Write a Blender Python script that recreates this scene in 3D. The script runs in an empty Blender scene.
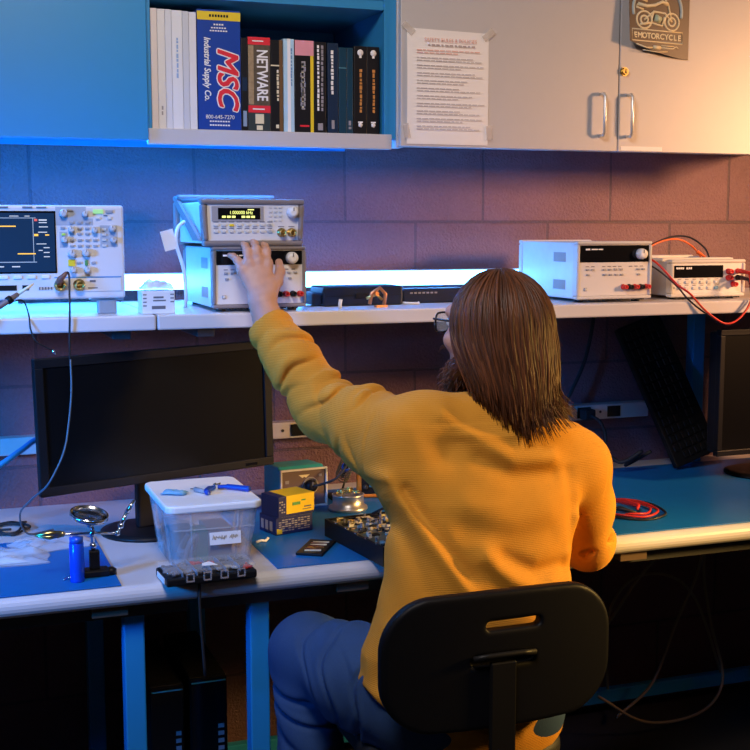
import bpy, bmesh, math, random
import numpy as np
from mathutils import Vector, Matrix
random.seed(7)
rng = np.random.default_rng(11)
SC = bpy.context.scene
COL = SC.collection
PI = math.pi

# ------------------------------------------------------------------ materials
def mat(name, col, rough=.5, metal=0., nscale=40., nvar=.06, bump=0., bscale=None, spec=.5,
        alpha=1., trans=0., sheen=0., coat=0., emit=None, estr=0., ior=1.45):
    m = bpy.data.materials.new(name); m.use_nodes = True
    nt = m.node_tree; N = nt.nodes; L = nt.links
    b = N['Principled BSDF']
    c = list(col) + [1.] if len(col) == 3 else list(col)
    tc = N.new('ShaderNodeTexCoord')
    nz = N.new('ShaderNodeTexNoise'); nz.inputs['Scale'].default_value = nscale
    nz.inputs['Detail'].default_value = 3.
    L.new(tc.outputs['Object'], nz.inputs['Vector'])
    if nvar > 0:
        mx = N.new('ShaderNodeMix'); mx.data_type = 'RGBA'
        mx.inputs[6].default_value = [v*(1-nvar) for v in c[:3]] + [1]
        mx.inputs[7].default_value = [min(1, v*(1+nvar)) for v in c[:3]] + [1]
        L.new(nz.outputs['Fac'], mx.inputs[0]); L.new(mx.outputs[2], b.inputs['Base Color'])
    else:
        b.inputs['Base Color'].default_value = c
    b.inputs['Roughness'].default_value = rough
    b.inputs['Metallic'].default_value = metal
    b.inputs['IOR'].default_value = ior
    b.inputs['Specular IOR Level'].default_value = spec
    b.inputs['Alpha'].default_value = alpha
    b.inputs['Transmission Weight'].default_value = trans
    b.inputs['Sheen Weight'].default_value = sheen
    b.inputs['Coat Weight'].default_value = coat
    if emit is not None:
        b.inputs['Emission Color'].default_value = list(emit) + [1]
        b.inputs['Emission Strength'].default_value = estr
    if bump > 0:
        bn = N.new('ShaderNodeBump'); bn.inputs['Strength'].default_value = bump
        bn.inputs['Distance'].default_value = .002
        n2 = nz
        if bscale:
            n2 = N.new('ShaderNodeTexNoise'); n2.inputs['Scale'].default_value = bscale
            L.new(tc.outputs['Object'], n2.inputs['Vector'])
        L.new(n2.outputs['Fac'], bn.inputs['Height']); L.new(bn.outputs['Normal'], b.inputs['Normal'])
    return m

# ------------------------------------------------------------------ mesh builder
class MB:
    def __init__(s): s.v = []; s.f = []; s.mi = []; s.sm = []; s.cur = 0; s.T = Matrix.Identity(4)
    def mat(s, i): s.cur = i; return s
    def at(s, M): s.T = M; return s
    def _add(s, vs, fs, smooth=False, M=None):
        o = len(s.v); X = s.T @ M if M is not None else s.T
        s.v += [tuple(X @ Vector(p)) for p in vs]
        for f in fs: s.f.append([o+i for i in f]); s.mi.append(s.cur); s.sm.append(smooth)
        return s
    def _bm(s, bm, smooth=False, M=None):
        bm.verts.ensure_lookup_table(); bm.verts.index_update()
        s._add([v.co[:] for v in bm.verts], [[v.index for v in f.verts] for f in bm.faces], smooth, M); bm.free(); return s
    def box(s, c, d, bev=0., seg=2, M=None, rot=None):
        bm = bmesh.new(); bmesh.ops.create_cube(bm, size=1.)
        for v in bm.verts: v.co = Vector((v.co.x*d[0], v.co.y*d[1], v.co.z*d[2]))
        if bev > 0: bmesh.ops.bevel(bm, geom=list(bm.edges), offset=min(bev, min(d)*.49), segments=seg, profile=.5, affect='EDGES')
        X = Matrix.Translation(c)
        if rot is not None: X = X @ rot
        if M is not None: X = M @ X
        return s._bm(bm, False, X)
    def bb(s, x0, x1, y0, y1, z0, z1, bev=0., seg=2):
        return s.box(((x0+x1)/2, (y0+y1)/2, (z0+z1)/2), (abs(x1-x0), abs(y1-y0), abs(z1-z0)), bev, seg)
    def cyl(s, a, b, r0, r1=None, n=16, cap=True, smooth=True):
        r1 = r0 if r1 is None else r1
        a = Vector(a); b = Vector(b); q = (b-a).to_track_quat('Z', 'Y')
        vs = []; fs = []
        for k, (p, r) in enumerate(((a, r0), (b, r1))):
            for i in range(n):
                t = 2*PI*i/n; vs.append(p + q @ Vector((r*math.cos(t), r*math.sin(t), 0)))
        for i in range(n): fs.append([i, (i+1) % n, n+(i+1) % n, n+i])
        s._add(vs, fs, smooth)
        if cap: s._add(vs, [list(range(n))[::-1], list(range(n, 2*n))], False)
        return s
    def tube(s, pts, r, n=8, smooth=True, cap=True):
        P = [Vector(p) for p in pts]; m = len(P); R = r if hasattr(r, '__len__') else [r]*m
        vs = []; fs = []; up = None
        for i in range(m):
            t = (P[min(i+1, m-1)]-P[max(i-1, 0)]).normalized()
            if up is None: up = t.orthogonal().normalized()
            up = (up - t*up.dot(t)); up = up.normalized() if up.length > 1e-6 else t.orthogonal().normalized()
            w = t.cross(up)
            for k in range(n):
                a = 2*PI*k/n; vs.append(P[i] + (up*math.cos(a)+w*math.sin(a))*R[i])
        for i in range(m-1):
            for k in range(n): fs.append([i*n+k, i*n+(k+1) % n, (i+1)*n+(k+1) % n, (i+1)*n+k])
        if cap: fs += [list(range(n))[::-1], list(range((m-1)*n, m*n))]
        return s._add(vs, fs, smooth)
    def prism(s, poly, h, M=None, smooth=False, bev=0.):
        # polygon in XY, extruded along +Z by h
        bm = bmesh.new(); vs = [bm.verts.new((p[0], p[1], 0)) for p in poly]; f = bm.faces.new(vs)
        r = bmesh.ops.extrude_face_region(bm, geom=[f])
        for e in r['geom']:
            if isinstance(e, bmesh.types.BMVert): e.co.z += h
        bmesh.ops.recalc_face_normals(bm, faces=bm.faces)
        if bev > 0: bmesh.ops.bevel(bm, geom=list(bm.edges), offset=bev, segments=2, profile=.5, affect='EDGES')
        return s._bm(bm, smooth, M)
    def lathe(s, prof, c=(0, 0, 0), n=24, M=None, smooth=True):
        vs = []; fs = []; m = len(prof)
        for (r, z) in prof:
            for k in range(n):
                a = 2*PI*k/n; vs.append((c[0]+r*math.cos(a), c[1]+r*math.sin(a), c[2]+z))
        for i in range(m-1):
            for k in range(n): fs.append([i*n+k, i*n+(k+1) % n, (i+1)*n+(k+1) % n, (i+1)*n+k])
        if prof[0][0] > 1e-6: fs.append(list(range(n))[::-1])
        if prof[-1][0] > 1e-6: fs.append(list(range((m-1)*n, m*n)))
        return s._add(vs, fs, smooth, M)
    def sphere(s, c, r, nu=14, nv=9, sc=(1, 1, 1)):
        prof = [(max(1e-7, r*math.sin(PI*i/nv)), -r*math.cos(PI*i/nv)) for i in range(nv+1)]
        return s.lathe(prof, (0, 0, 0), nu, Matrix.Translation(c) @ Matrix.Diagonal((sc[0], sc[1], sc[2], 1)))
    def frame(s, w, h, t, d, cz, M=None, bev=0.):
        # rectangular frame in XZ (outer w x h, bar t), depth d along +Y from 0, centred on x=0, z=cz
        for (cx, cz2, sx, sz) in ((0, h/2-t/2, w, t), (0, -h/2+t/2, w, t), (-w/2+t/2, 0, t, h-2*t), (w/2-t/2, 0, t, h-2*t)):
            s.box((cx, d/2, cz+cz2), (sx, d, sz), bev, 2, M)
        return s
    def data(s, name, mats):
        me = bpy.data.meshes.new(name); me.from_pydata(s.v, [], s.f)
        for m in (mats if isinstance(mats, (list, tuple)) else [mats]): me.materials.append(m)
        for p, i, q in zip(me.polygons, s.mi, s.sm): p.material_index = i; p.use_smooth = q
        me.update(); return me
    def build(s, name, mats, parent=None, loc=None):
        return link(name, s.data(name, mats), parent, loc)

def link(name, me, parent=None, loc=None):
    o = bpy.data.objects.new(name, me); COL.objects.link(o)
    if parent is not None: o.parent = parent
    if loc is not None: o.location = loc
    return o

def tag(o, label, cat, group=None, kind=None):
    o['label'] = label; o['category'] = cat
    if group: o['group'] = group
    if kind: o['kind'] = kind
    return o
def thing(name, label, cat, loc=(0, 0, 0), rz=0., group=None):
    o = bpy.data.objects.new(name, None); COL.objects.link(o); o.empty_display_size = .05
    o.location = loc; o.rotation_euler = (0, 0, rz)
    return tag(o, label, cat, group)
def struct(name, mb, m):
    o = mb.build(name, m); o['kind'] = 'structure'; return o
def copy_tree(o, parent=None):
    c = o.copy(); COL.objects.link(c)
    if parent is not None: c.parent = parent
    for ch in list(o.children): copy_tree(ch, c)
    return c
def dup(o, loc, label=None, rz=None):
    c = copy_tree(o); c.location = loc
    if rz is not None: c.rotation_euler = (0, 0, rz)
    if label: c['label'] = label
    return c

def text(name, body, size, m, parent, loc, rot=(PI/2, 0, 0), align='CENTER', ext=.0006, off=0., shear=0., sx=1., sp=1., fat=0.):
    cu = bpy.data.curves.new(name, 'FONT'); cu.body = body; cu.size = size; cu.extrude = ext; cu.offset = off
    cu.shear = shear; cu.align_x = align; cu.align_y = 'CENTER'; cu.resolution_u = 3; cu.space_character = sp
    t = bpy.data.objects.new(name, cu); COL.objects.link(t)
    dg = bpy.context.evaluated_depsgraph_get(); dg.update()
    me = bpy.data.meshes.new_from_object(t.evaluated_get(dg)); me.name = name
    bpy.data.objects.remove(t); bpy.data.curves.remove(cu)
    me.materials.clear(); me.materials.append(m)
    me.transform(Matrix.Diagonal((sx, 1, 1, 1)))
    if fat > 0:         # bolder lettering: the outline drawn again around itself
        bm = bmesh.new()
        for i in range(12): 
            c = me.copy(); c.transform(Matrix.Translation((fat*math.cos(PI*i/6), fat*math.sin(PI*i/6), -.00003*(i+1)))); bm.from_mesh(c); bpy.data.meshes.remove(c)
        bm.to_mesh(me); bm.free()
    o = link(name, me, parent, loc); o.rotation_euler = rot
    return o
SPINE = (PI/2, PI/2, 0)
def spine_text(name, body, size, m, parent, loc, **k):
    o = text(name, body, size, m, parent, loc, rot=(0, 0, 0), **k)
    o.rotation_euler = (Matrix.Rotation(PI/2, 4, 'Y') @ Matrix.Rotation(PI/2, 4, 'X')).to_euler()
    return o

def smooth_curve(pts, n=8):
    # Catmull-Rom through the points
    P = [Vector(p) for p in pts]; P = [P[0]*2-P[1]] + P + [P[-1]*2-P[-2]]; out = []
    for i in range(1, len(P)-2):
        a, b, c, d = P[i-1:i+3]
        for k in range(n):
            t = k/n
            out.append(.5*((2*b)+(c-a)*t+(2*a-5*b+4*c-d)*t*t+(3*b-a-3*c+d)*t**3))
    out.append(P[-2]); return out

# ------------------------------------------------------------------ distance-field modeller (surface nets)
class Field:
    def __init__(s, lo, hi, h):
        s.lo = np.array(lo, float); s.h = h
        s.n = np.ceil((np.array(hi)-s.lo)/h).astype(int)+1
        s.D = np.full(s.n, .09, np.float32)
    def region(s, lo, hi):
        a = np.clip(np.floor((np.array(lo)-s.lo)/s.h).astype(int), 0, s.n); b = np.clip(np.ceil((np.array(hi)-s.lo)/s.h).astype(int)+1, 0, s.n)
        sl = tuple(slice(a[i], b[i]) for i in range(3))
        ax = [(s.lo[i]+s.h*np.arange(a[i], b[i])).astype(np.float32) for i in range(3)]
        return sl, ax[0][:, None, None], ax[1][None, :, None], ax[2][None, None, :]
    def put(s, fn, lo, hi, k=.02, op='add'):
        m = k+.03
        sl, x, y, z = s.region(np.array(lo)-m, np.array(hi)+m)
        d = fn(x, y, z).astype(np.float32); A = s.D[sl]
        if d.size == 0: return s
        if op == 'sub': A = -A
        if k > 0:
            hh = np.maximum(k-np.abs(A-d), 0)/k; r = np.minimum(A, d)-hh*hh*k*.25
        else: r = np.minimum(A, d)
        s.D[sl] = -r if op == 'sub' else r
        return s
    def seg(s, a, b, r1, r2=None, k=.02, flat=None, op='add'):
        r2 = r1 if r2 is None else r2
        a = np.array(a, float); b = np.array(b, float); R = max(r1, r2); ba = b-a; L2 = max(1e-12, float(ba @ ba))
        def fn(x, y, z):
            t = np.clip(((x-a[0])*ba[0]+(y-a[1])*ba[1]+(z-a[2])*ba[2])/L2, 0, 1)
            qx = x-a[0]-t*ba[0]; qy = y-a[1]-t*ba[1]; qz = z-a[2]-t*ba[2]
            if flat is not None:
                n, f = flat; n = np.array(n, float)/np.linalg.norm(n)
                e = (qx*n[0]+qy*n[1]+qz*n[2])*(1/f-1)
                qx = qx+e*n[0]; qy = qy+e*n[1]; qz = qz+e*n[2]
            return np.sqrt(qx*qx+qy*qy+qz*qz)-(r1+t*(r2-r1))
        return s.put(fn, np.minimum(a, b)-R, np.maximum(a, b)+R, k, op)
    def chain(s, pts, rs, k=.02, op='add', flat=None):
        for i in range(len(pts)-1): s.seg(pts[i], pts[i+1], rs[i], rs[i+1], k, flat, op)
        return s
    def ell(s, c, r, R=None, k=.02, op='add'):
        c = np.array(c, float); M = np.array(R.to_3x3()).T if R is not None else np.eye(3); rm = max(r)
        def fn(x, y, z):
            X, Y, Z = x-c[0], y-c[1], z-c[2]
            q = [M[i, 0]*X+M[i, 1]*Y+M[i, 2]*Z for i in range(3)]
            k0 = np.sqrt(sum((q[i]/r[i])**2 for i in range(3))); k1 = np.sqrt(sum((q[i]/r[i]**2)**2 for i in range(3)))
            return k0*(k0-1)/np.maximum(k1, 1e-6)
        return s.put(fn, c-rm, c+rm, k, op)
    def loft(s, rows, k=.02, p=2.3):
        # rows: (z, cx, cy, rx, ry)
        A = np.array(sorted(rows)); zz = A[:, 0]
        def fn(x, y, z):
            I = [np.interp(z.ravel(), zz, A[:, i])[None, None, :] for i in range(1, 5)]
            q = (np.abs((x-I[0])/I[2])**p+np.abs((y-I[1])/I[3])**p)**(1/p)
            d = (q-1)*np.minimum(I[2], I[3])
            return np.maximum(d, np.maximum(zz[0]-z, z-zz[-1]))
        lo = [np.min(A[:, 1]-A[:, 3]), np.min(A[:, 2]-A[:, 4]), zz[0]]; hi = [np.max(A[:, 1]+A[:, 3]), np.max(A[:, 2]+A[:, 4]), zz[-1]]
        return s.put(fn, lo, hi, k)
    def cut(s, n, o):
        # keep the side where (p-o).n < 0
        n = np.array(n, float)/np.linalg.norm(n); sl, x, y, z = s.region(s.lo, s.lo+s.n*s.h)
        s.D = np.maximum(s.D, ((x-o[0])*n[0]+(y-o[1])*n[1]+(z-o[2])*n[2]).astype(np.float32)); return s
    def warp(s, fn):
        sl, x, y, z = s.region(s.lo, s.lo+s.n*s.h)
        s.D = s.D+fn(x, y, z).astype(np.float32); return s
    def verts(s, iters=1):
        D = s.D; S = D < 0
        c = np.zeros(np.array(D.shape)-1, np.int8)
        corners = [(i, j, k) for i in (0, 1) for j in (0, 1) for k in (0, 1)]
        nx, ny, nz = c.shape
        for (i, j, k) in corners: c += S[i:i+nx, j:j+ny, k:k+nz]
        act = np.argwhere((c > 0) & (c < 8))
        idx = np.full(c.shape, -1, np.int32); idx[tuple(act.T)] = np.arange(len(act))
        acc = np.zeros((len(act), 3)); cnt = np.zeros(len(act))
        for a in corners:
            for d in range(3):
                if a[d]: continue
                b = list(a); b[d] = 1
                da = D[act[:, 0]+a[0], act[:, 1]+a[1], act[:, 2]+a[2]]; db = D[act[:, 0]+b[0], act[:, 1]+b[1], act[:, 2]+b[2]]
                m = (da < 0) != (db < 0); t = np.where(m, da/np.where(m, da-db, 1), 0)
                p = np.tile(np.array(a, float), (len(act), 1)); p[:, d] += t
                acc[m] += p[m]; cnt[m] += 1
        V = s.lo+s.h*(act+acc/cnt[:, None])
        Q = []
        for d in range(3):
            u, w = (d+1) % 3, (d+2) % 3
            a = [slice(1, -1)]*3; a[d] = slice(0, -1); b = list(a); b[d] = slice(1, None)
            sa = S[tuple(a)]; sb = S[tuple(b)]; e = np.argwhere(sa != sb); off = np.ones(3, int); off[d] = 0; e = e+off
            fl = S[tuple(e.T)]
            def cell(du, dw):
                q = e.copy(); q[:, u] -= du; q[:, w] -= dw; return idx[tuple(q.T)]
            f = np.stack([cell(1, 1), cell(0, 1), cell(0, 0), cell(1, 0)], 1)
            f[~fl] = f[~fl][:, ::-1]; Q.append(f)
        F = np.concatenate(Q); F = F[(F >= 0).all(1)]
        E = np.concatenate([F[:, [0, 1]], F[:, [1, 2]], F[:, [2, 3]], F[:, [3, 0]]])
        for _ in range(iters):
            A = np.zeros_like(V); n = np.zeros(len(V))
            for q in (0, 1): np.add.at(A, E[:, q], V[E[:, 1-q]]); np.add.at(n, E[:, q], 1)
            V = V*.5+.5*A/np.maximum(n, 1)[:, None]
        return V, F
def net_mesh(name, VF, m, off=(0, 0, 0)):
    V = []; F = []; o = 0
    for v, f in VF: V.append(v); F.append(f+o); o += len(v)
    V = np.concatenate(V)-np.array(off); F = np.concatenate(F)
    me = bpy.data.meshes.new(name); me.vertices.add(len(V)); me.vertices.foreach_set('co', V.astype(np.float32).ravel())
    me.loops.add(F.size); me.loops.foreach_set('vertex_index', F.astype(np.int32).ravel())
    me.polygons.add(len(F)); me.polygons.foreach_set('loop_start', np.arange(0, F.size, 4, dtype=np.int32)); me.polygons.foreach_set('loop_total', np.full(len(F), 4, np.int32))
    me.polygons.foreach_set('use_smooth', np.ones(len(F), bool))
    me.materials.append(m); me.update(calc_edges=True); me.validate(); return me
LED = 26.; UNDER = 78.
# ------------------------------------------------------------------ dimensions (metres)
WALL = 3.16; CAB = 2.77; SHF = 2.63; ST = 1.278; SB = 1.245; DF = 2.37; DT = .76

# ------------------------------------------------------------------ camera
cam = bpy.data.cameras.new('camera'); co = bpy.data.objects.new('camera', cam); COL.objects.link(co)
co.location = (0, 0, 1.47); co.rotation_euler = (math.radians(90-6.98), 0, math.radians(-20.2))
cam.lens = 1225/750*36; cam.sensor_width = 36; cam.clip_start = .05
SC.camera = co

# ------------------------------------------------------------------ shared materials
M = {}
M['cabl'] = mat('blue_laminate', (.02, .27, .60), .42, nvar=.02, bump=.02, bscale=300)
M['cab'] = mat('cabinet_laminate', (.57, .55, .56), .42, nvar=.02, bump=.02, bscale=300)
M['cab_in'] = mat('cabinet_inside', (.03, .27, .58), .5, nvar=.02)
M['lam'] = mat('bench_laminate', (.66, .63, .63), .34, nvar=.03, nscale=12)
M['shelf'] = mat('shelf_laminate', (.64, .61, .61), .38, nvar=.03, nscale=12)
M['steel'] = mat('blue_painted_steel', (.02, .28, .62), .4, nvar=.03)
M['darksteel'] = mat('dark_steel', (.05, .05, .055), .5)
M['chrome'] = mat('chrome', (.8, .8, .8), .18, 1.)
M['brass'] = mat('brass', (.75, .55, .2), .3, 1.)
M['black'] = mat('black_plastic', (.008, .008, .0095), .45, spec=.3, bump=.05, bscale=500)
M['rubber'] = mat('black_rubber', (.02, .02, .022), .65)
M['gloss'] = mat('gloss_black', (.006, .006, .007), .12, nvar=0)
M['screen'] = mat('matte_black_screen', (.004, .004, .0045), .3, spec=.25, nvar=0)
M['white'] = mat('white_plastic', (.8, .8, .8), .4)
M['paper'] = mat('white_paper', (.9, .88, .87), .7, nvar=.02)
M['cream'] = mat('cream_print', (.8, .72, .5), .6)
M['red'] = mat('red_plastic', (.7, .03, .025), .35)
M['redink'] = mat('red_ink', (.75, .05, .06), .6, nvar=0)
M['greyink'] = mat('grey_ink', (.32, .3, .33), .6, nvar=0)
M['orangeink'] = mat('faded_red_ink', (.82, .45, .38), .6, nvar=0)
M['yellow'] = mat('yellow_print', (.85, .62, .03), .45)
M['orange'] = mat('orange_plastic', (.8, .22, .02), .4)
M['mat'] = mat('blue_bench_mat', (.005, .15, .48), .42, nvar=.08, nscale=25, bump=.06, bscale=220)
M['tape'] = mat('clear_tape', (.75, .7, .65), .3, alpha=.35)
M['skin'] = mat('skin', (.56, .31, .22), .5, nvar=.12, nscale=60, bump=.25, bscale=180)

# cinder block wall
wm = bpy.data.materials.new('painted_cinder_block'); wm.use_nodes = True
nt = wm.node_tree; N = nt.nodes; L = nt.links; b = N['Principled BSDF']
tc = N.new('ShaderNodeTexCoord'); sp = N.new('ShaderNodeSeparateXYZ'); cb = N.new('ShaderNodeCombineXYZ')
L.new(tc.outputs['Object'], sp.inputs[0])
ax = N.new('ShaderNodeMath'); ax.inputs[1].default_value = -.256+.41*20; L.new(sp.outputs['X'], ax.inputs[0])
az = N.new('ShaderNodeMath'); az.inputs[1].default_value = -.0437+.205*20; L.new(sp.outputs['Z'], az.inputs[0])
L.new(ax.outputs[0], cb.inputs[0]); L.new(az.outputs[0], cb.inputs[1])
br = N.new('ShaderNodeTexBrick'); br.offset = .5; br.inputs['Scale'].default_value = 1.
br.inputs['Brick Width'].default_value = .41; br.inputs['Row Height'].default_value = .205
br.inputs['Mortar Size'].default_value = .0045; br.inputs['Mortar Smooth'].default_value = .25; br.inputs['Bias'].default_value = 0
br.inputs['Color1'].default_value = (.20, .10, .118, 1); br.inputs['Color2'].default_value = (.17, .086, .10, 1); br.inputs['Mortar'].default_value = (.11, .065, .08, 1)
L.new(cb.outputs[0], br.inputs['Vector'])
n1 = N.new('ShaderNodeTexNoise'); n1.inputs['Scale'].default_value = 160; n1.inputs['Detail'].default_value = 4; L.new(tc.outputs['Object'], n1.inputs['Vector'])
n2 = N.new('ShaderNodeTexNoise'); n2.inputs['Scale'].default_value = 9; n2.inputs['Detail'].default_value = 4; L.new(tc.outputs['Object'], n2.inputs['Vector'])
mm = N.new('ShaderNodeMix'); mm.data_type = 'RGBA'; mm.blend_type = 'MULTIPLY'; mm.inputs[0].default_value = .45
rmp = N.new('ShaderNodeMapRange'); rmp.inputs[1].default_value = .3; rmp.inputs[2].default_value = .7; rmp.inputs[3].default_value = .55; rmp.inputs[4].default_value = 1.15
ad = N.new('ShaderNodeMath'); ad.operation = 'MULTIPLY_ADD'; ad.inputs[1].default_value = .5; L.new(n1.outputs['Fac'], ad.inputs[0])
hf = N.new('ShaderNodeMath'); hf.operation = 'MULTIPLY'; hf.inputs[1].default_value = .5; L.new(n2.outputs['Fac'], hf.inputs[0]); L.new(hf.outputs[0], ad.inputs[2])
L.new(ad.outputs[0], rmp.inputs[0])
L.new(br.outputs['Color'], mm.inputs[6]); L.new(rmp.outputs[0], mm.inputs[7]); L.new(mm.outputs[2], b.inputs['Base Color'])
b.inputs['Roughness'].default_value = .55
bp = N.new('ShaderNodeBump'); bp.inputs['Strength'].default_value = .7; bp.inputs['Distance'].default_value = .006
hs = N.new('ShaderNodeMath'); hs.operation = 'MULTIPLY_ADD'; hs.inputs[1].default_value = -1.2; L.new(br.outputs['Fac'], hs.inputs[0]); L.new(n1.outputs['Fac'], hs.inputs[2])
L.new(hs.outputs[0], bp.inputs['Height']); L.new(bp.outputs['Normal'], b.inputs['Normal'])
M['block'] = wm

# ------------------------------------------------------------------ room shell
RX0, RX1, RY0, RZ = -2.4, 5.4, -2.2, 2.75
struct('wall_back', MB().bb(RX0-.1, RX1+.1, WALL, WALL+.12, 0, RZ), M['block'])
plain = mat('dark_painted_wall', (.16, .15, .16), .8, bump=.1, bscale=60)
struct('wall_left', MB().bb(RX0-.1, RX0, RY0-.1, WALL, 0, RZ), plain)
struct('wall_right', MB().bb(RX1, RX1+.1, RY0-.1, WALL, 0, RZ), plain)
struct('wall_front', MB().bb(RX0, RX1, RY0-.1, RY0, 0, RZ), plain)
struct('floor', MB().bb(RX0-.1, RX1+.1, RY0-.1, WALL+.12, -.1, 0), mat('dark_vinyl_floor', (.035, .034, .036), .5, nscale=6, nvar=.25))
struct('ceiling', MB().bb(RX0-.1, RX1+.1, RY0-.1, WALL+.12, RZ, RZ+.1), mat('ceiling_tile', (.3, .3, .3), .9))

# ------------------------------------------------------------------ wall cabinets
def cabinet(label, x0, x1):
    t = thing('wall_cabinet', label, 'cabinet', ((x0+x1)/2, WALL, 1.652), 0, 'wall cabinets over the bench'); return t, (x1-x0)/2
CZ0, CZ1 = 1.662, 2.5
# left unit: a door, then an open bay with books
x0, x1 = -.45, 1.073
t, hw = cabinet('long blue wall cabinet with an open bay of books', x0, x1); LCAB = t
def L_(mb): mb.T = Matrix.Translation((-(x0+x1)/2, -WALL, -1.66)); return mb
m = L_(MB())
m.bb(x0+.02, x1-.02, CAB+.02, WALL, CZ0+.026, CZ0+.03)                    # bottom board, recessed
m.bb(x0, x1, WALL-.01, WALL, CZ0+.012, CZ1)                    # back
m.bb(x0, x0+.02, CAB, WALL, CZ0, CZ1); m.bb(x1-.02, x1, CAB+.003, WALL, CZ0+.02, CZ1)
m.bb(x0, x1, CAB, WALL, CZ1-.02, CZ1)
m.bb(.482, .4915, CAB+.001, WALL, CZ0+.026, CZ1)                 # divider beside bay
m.bb(1.043, x1-.02, CAB+.002, CAB+.02, CZ0+.02, CZ1-.02)           # right stile
m.bb(1.043, 1.06, CAB+.02, WALL, CZ0+.02, CZ1-.02)
m.build('carcass', M['cab_in'], t)
L_(MB()).bb(.4915, 1.043, CAB+.004, WALL-.01, 1.979, 2.0, .001).build('shelf_board', M['cab_in'], t)
L_(MB()).bb(.482, 1.062, CAB-.001, CAB+.02, 1.657, 1.692, .002).build('bottom_rail', M['cab'], t)
L_(MB()).bb(x0, .480, CAB-.019, CAB-.001, 1.664, CZ1, .0015).build('door', M['cabl'], t)
UL = thing('under_cabinet_light', 'blue light strip tucked under the blue cabinet, washing the wall', 'lamp', (.25, 2.83, 1.658))
MB().bb(-.69, .78, -.02, .02, .012, .0199, .002).build('housing', M['cab'], UL)
ub = bpy.data.materials.new('blue_strip_light'); ub.use_nodes = True; pb = ub.node_tree.nodes['Principled BSDF']
pb.inputs['Emission Color'].default_value = (.004, .26, 1, 1); pb.inputs['Emission Strength'].default_value = UNDER
MB().bb(-.685, .775, -.015, .015, .006, .0119).build('diffuser', ub, UL)
# right unit: two doors
hm = mat('satin_nickel', (.86, .86, .85), .38, .75)
def handle(parent, x, z0, z1, mb_T):
    m = MB(); m.T = mb_T
    y = CAB-.019
    pts = [(x, y, z1), (x, y-.018, z1), (x, y-.025, z1-.007), (x, y-.025, z0+.007), (x, y-.018, z0), (x, y, z0)]
    m.tube(pts, .0045, 10); m.build('handle', hm, parent)
x0, x1 = 1.073, 2.36
t, hw = cabinet('wall cabinet with two pale doors and wire pull handles', x0, x1)
m = L_(MB())
m.bb(x0+.001, x1, CAB, WALL, CZ0+.026, CZ1, .001); m.bb(x0+.001, x0+.02, CAB, CAB+.05, CZ0, CZ0+.03); m.build('carcass', M['cab'], t)
T0 = m.T.copy()
for (a, bx, hx) in ((1.077, 1.6665, 1.615), (1.6705, 2.355, 1.694)):
    d = L_(MB()).bb(a, bx, CAB-.019, CAB-.0005, 1.664, CZ1, .0015).build('door', M['cab'], t)
    handle(d, hx, 1.701, 1.804, T0)
    if a > 1.5:
        k = MB(); k.T = T0; k.cyl((1.681, CAB-.019, 1.862), (1.681, CAB-.024, 1.862), .011, n=20)
        k.cyl((1.681, CAB-.024, 1.862), (1.681, CAB-.03, 1.862), .008, n=20); lk = k.build('lock', M['brass'], d); lk['label'] = 'round brass cam lock'
        k = MB(); k.T = T0; k.bb(1.680, 1.682, CAB-.031, CAB-.0295, 1.857, 1.867); k.build('keyhole', M['black'], lk)
        k = MB(); k.T = T0; k.bb(1.678, 1.80, CAB-.0195, CAB-.0188, 1.667, 1.677); e = k.build('label_strip', M['paper'], d); e['label'] = 'narrow pale label strip along the door bottom'
x0, x1 = 2.36, 3.6
# sheet of paper taped on the door
pz0, pz1 = 1.662, 1.931
pt = thing('printed_notice', 'white printed sheet with red heading taped to the cabinet door', 'notice', (1.1975, CAB-.0195, pz0))
g = MB(); n = 12; vs = []; fs = []
for s_, yo in ((0, 0), (1, -.0006)):
    for i in range(n+1):
        for j in range(n+1):
            u = i/n; v = j/n
            bulge = -.004*math.sin(PI*v)*(.3+.7*(1-u)) - .0012
            vs.append((-.106+.212*u, bulge+yo, (pz1-pz0)*v-.004*u*v))
q = (n+1)**2
for i in range(n):
    for j in range(n):
        a = i*(n+1)+j; fs.append([a, a+1, a+n+2, a+n+1]); a += q; fs.append([a, a+n+1, a+n+2, a+1])
g._add(vs, fs, True).build('sheet', M['paper'], pt)
text('heading', 'SAFETY RULES & POLICIES', .0118, M['orangeink'], pt, (0.004, -.0075, .243), ext=.0002)
sh_ = MB(); [sh_.box((-.052+.0115*i, -.0072, .2315), (.0085 if i % 3 else .005, .0006, .0036)) for i in range(11)]; sh_.build('subheading', mat('faint_heading_ink', (.5, .42, .42), .6, nvar=0), pt)
rr = random.Random(3); z = .219
gm = MB(); rd = MB()
for i in range(22):
    w = rr.choice([.165, .15, .12, .168, .1, .14]); mm_ = rd if i < 2 else gm
    x = -.083
    while x < -.083+w:
        ww = rr.uniform(.006, .017); yb = -.0064-.0006*0; mm_.box((x+ww/2, -.0066-.002*math.sin(PI*z/.27)*.6, z), (ww, .0006, .0018)); x += ww+.003
    z -= .0062 if i % 2 == 0 else .0115
gm.build('printed_lines', mat('faint_grey_ink', (.56, .53, .54), .6, nvar=0), pt); e = rd.build('printed_lines', M['orangeink'], pt); e['label'] = 'red printed lines under the heading'
for (x, z, rz_) in ((-.104, .267, .7), (.104, .262, -.7), (-.108, .03, 1.4), (.108, .03, 1.5)):
    k = MB(); k.box((x, -.006, z), (.034, .0006, .016), rot=Matrix.Rotation(rz_, 4, 'Y')); k.build('tape', M['tape'], pt)

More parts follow.
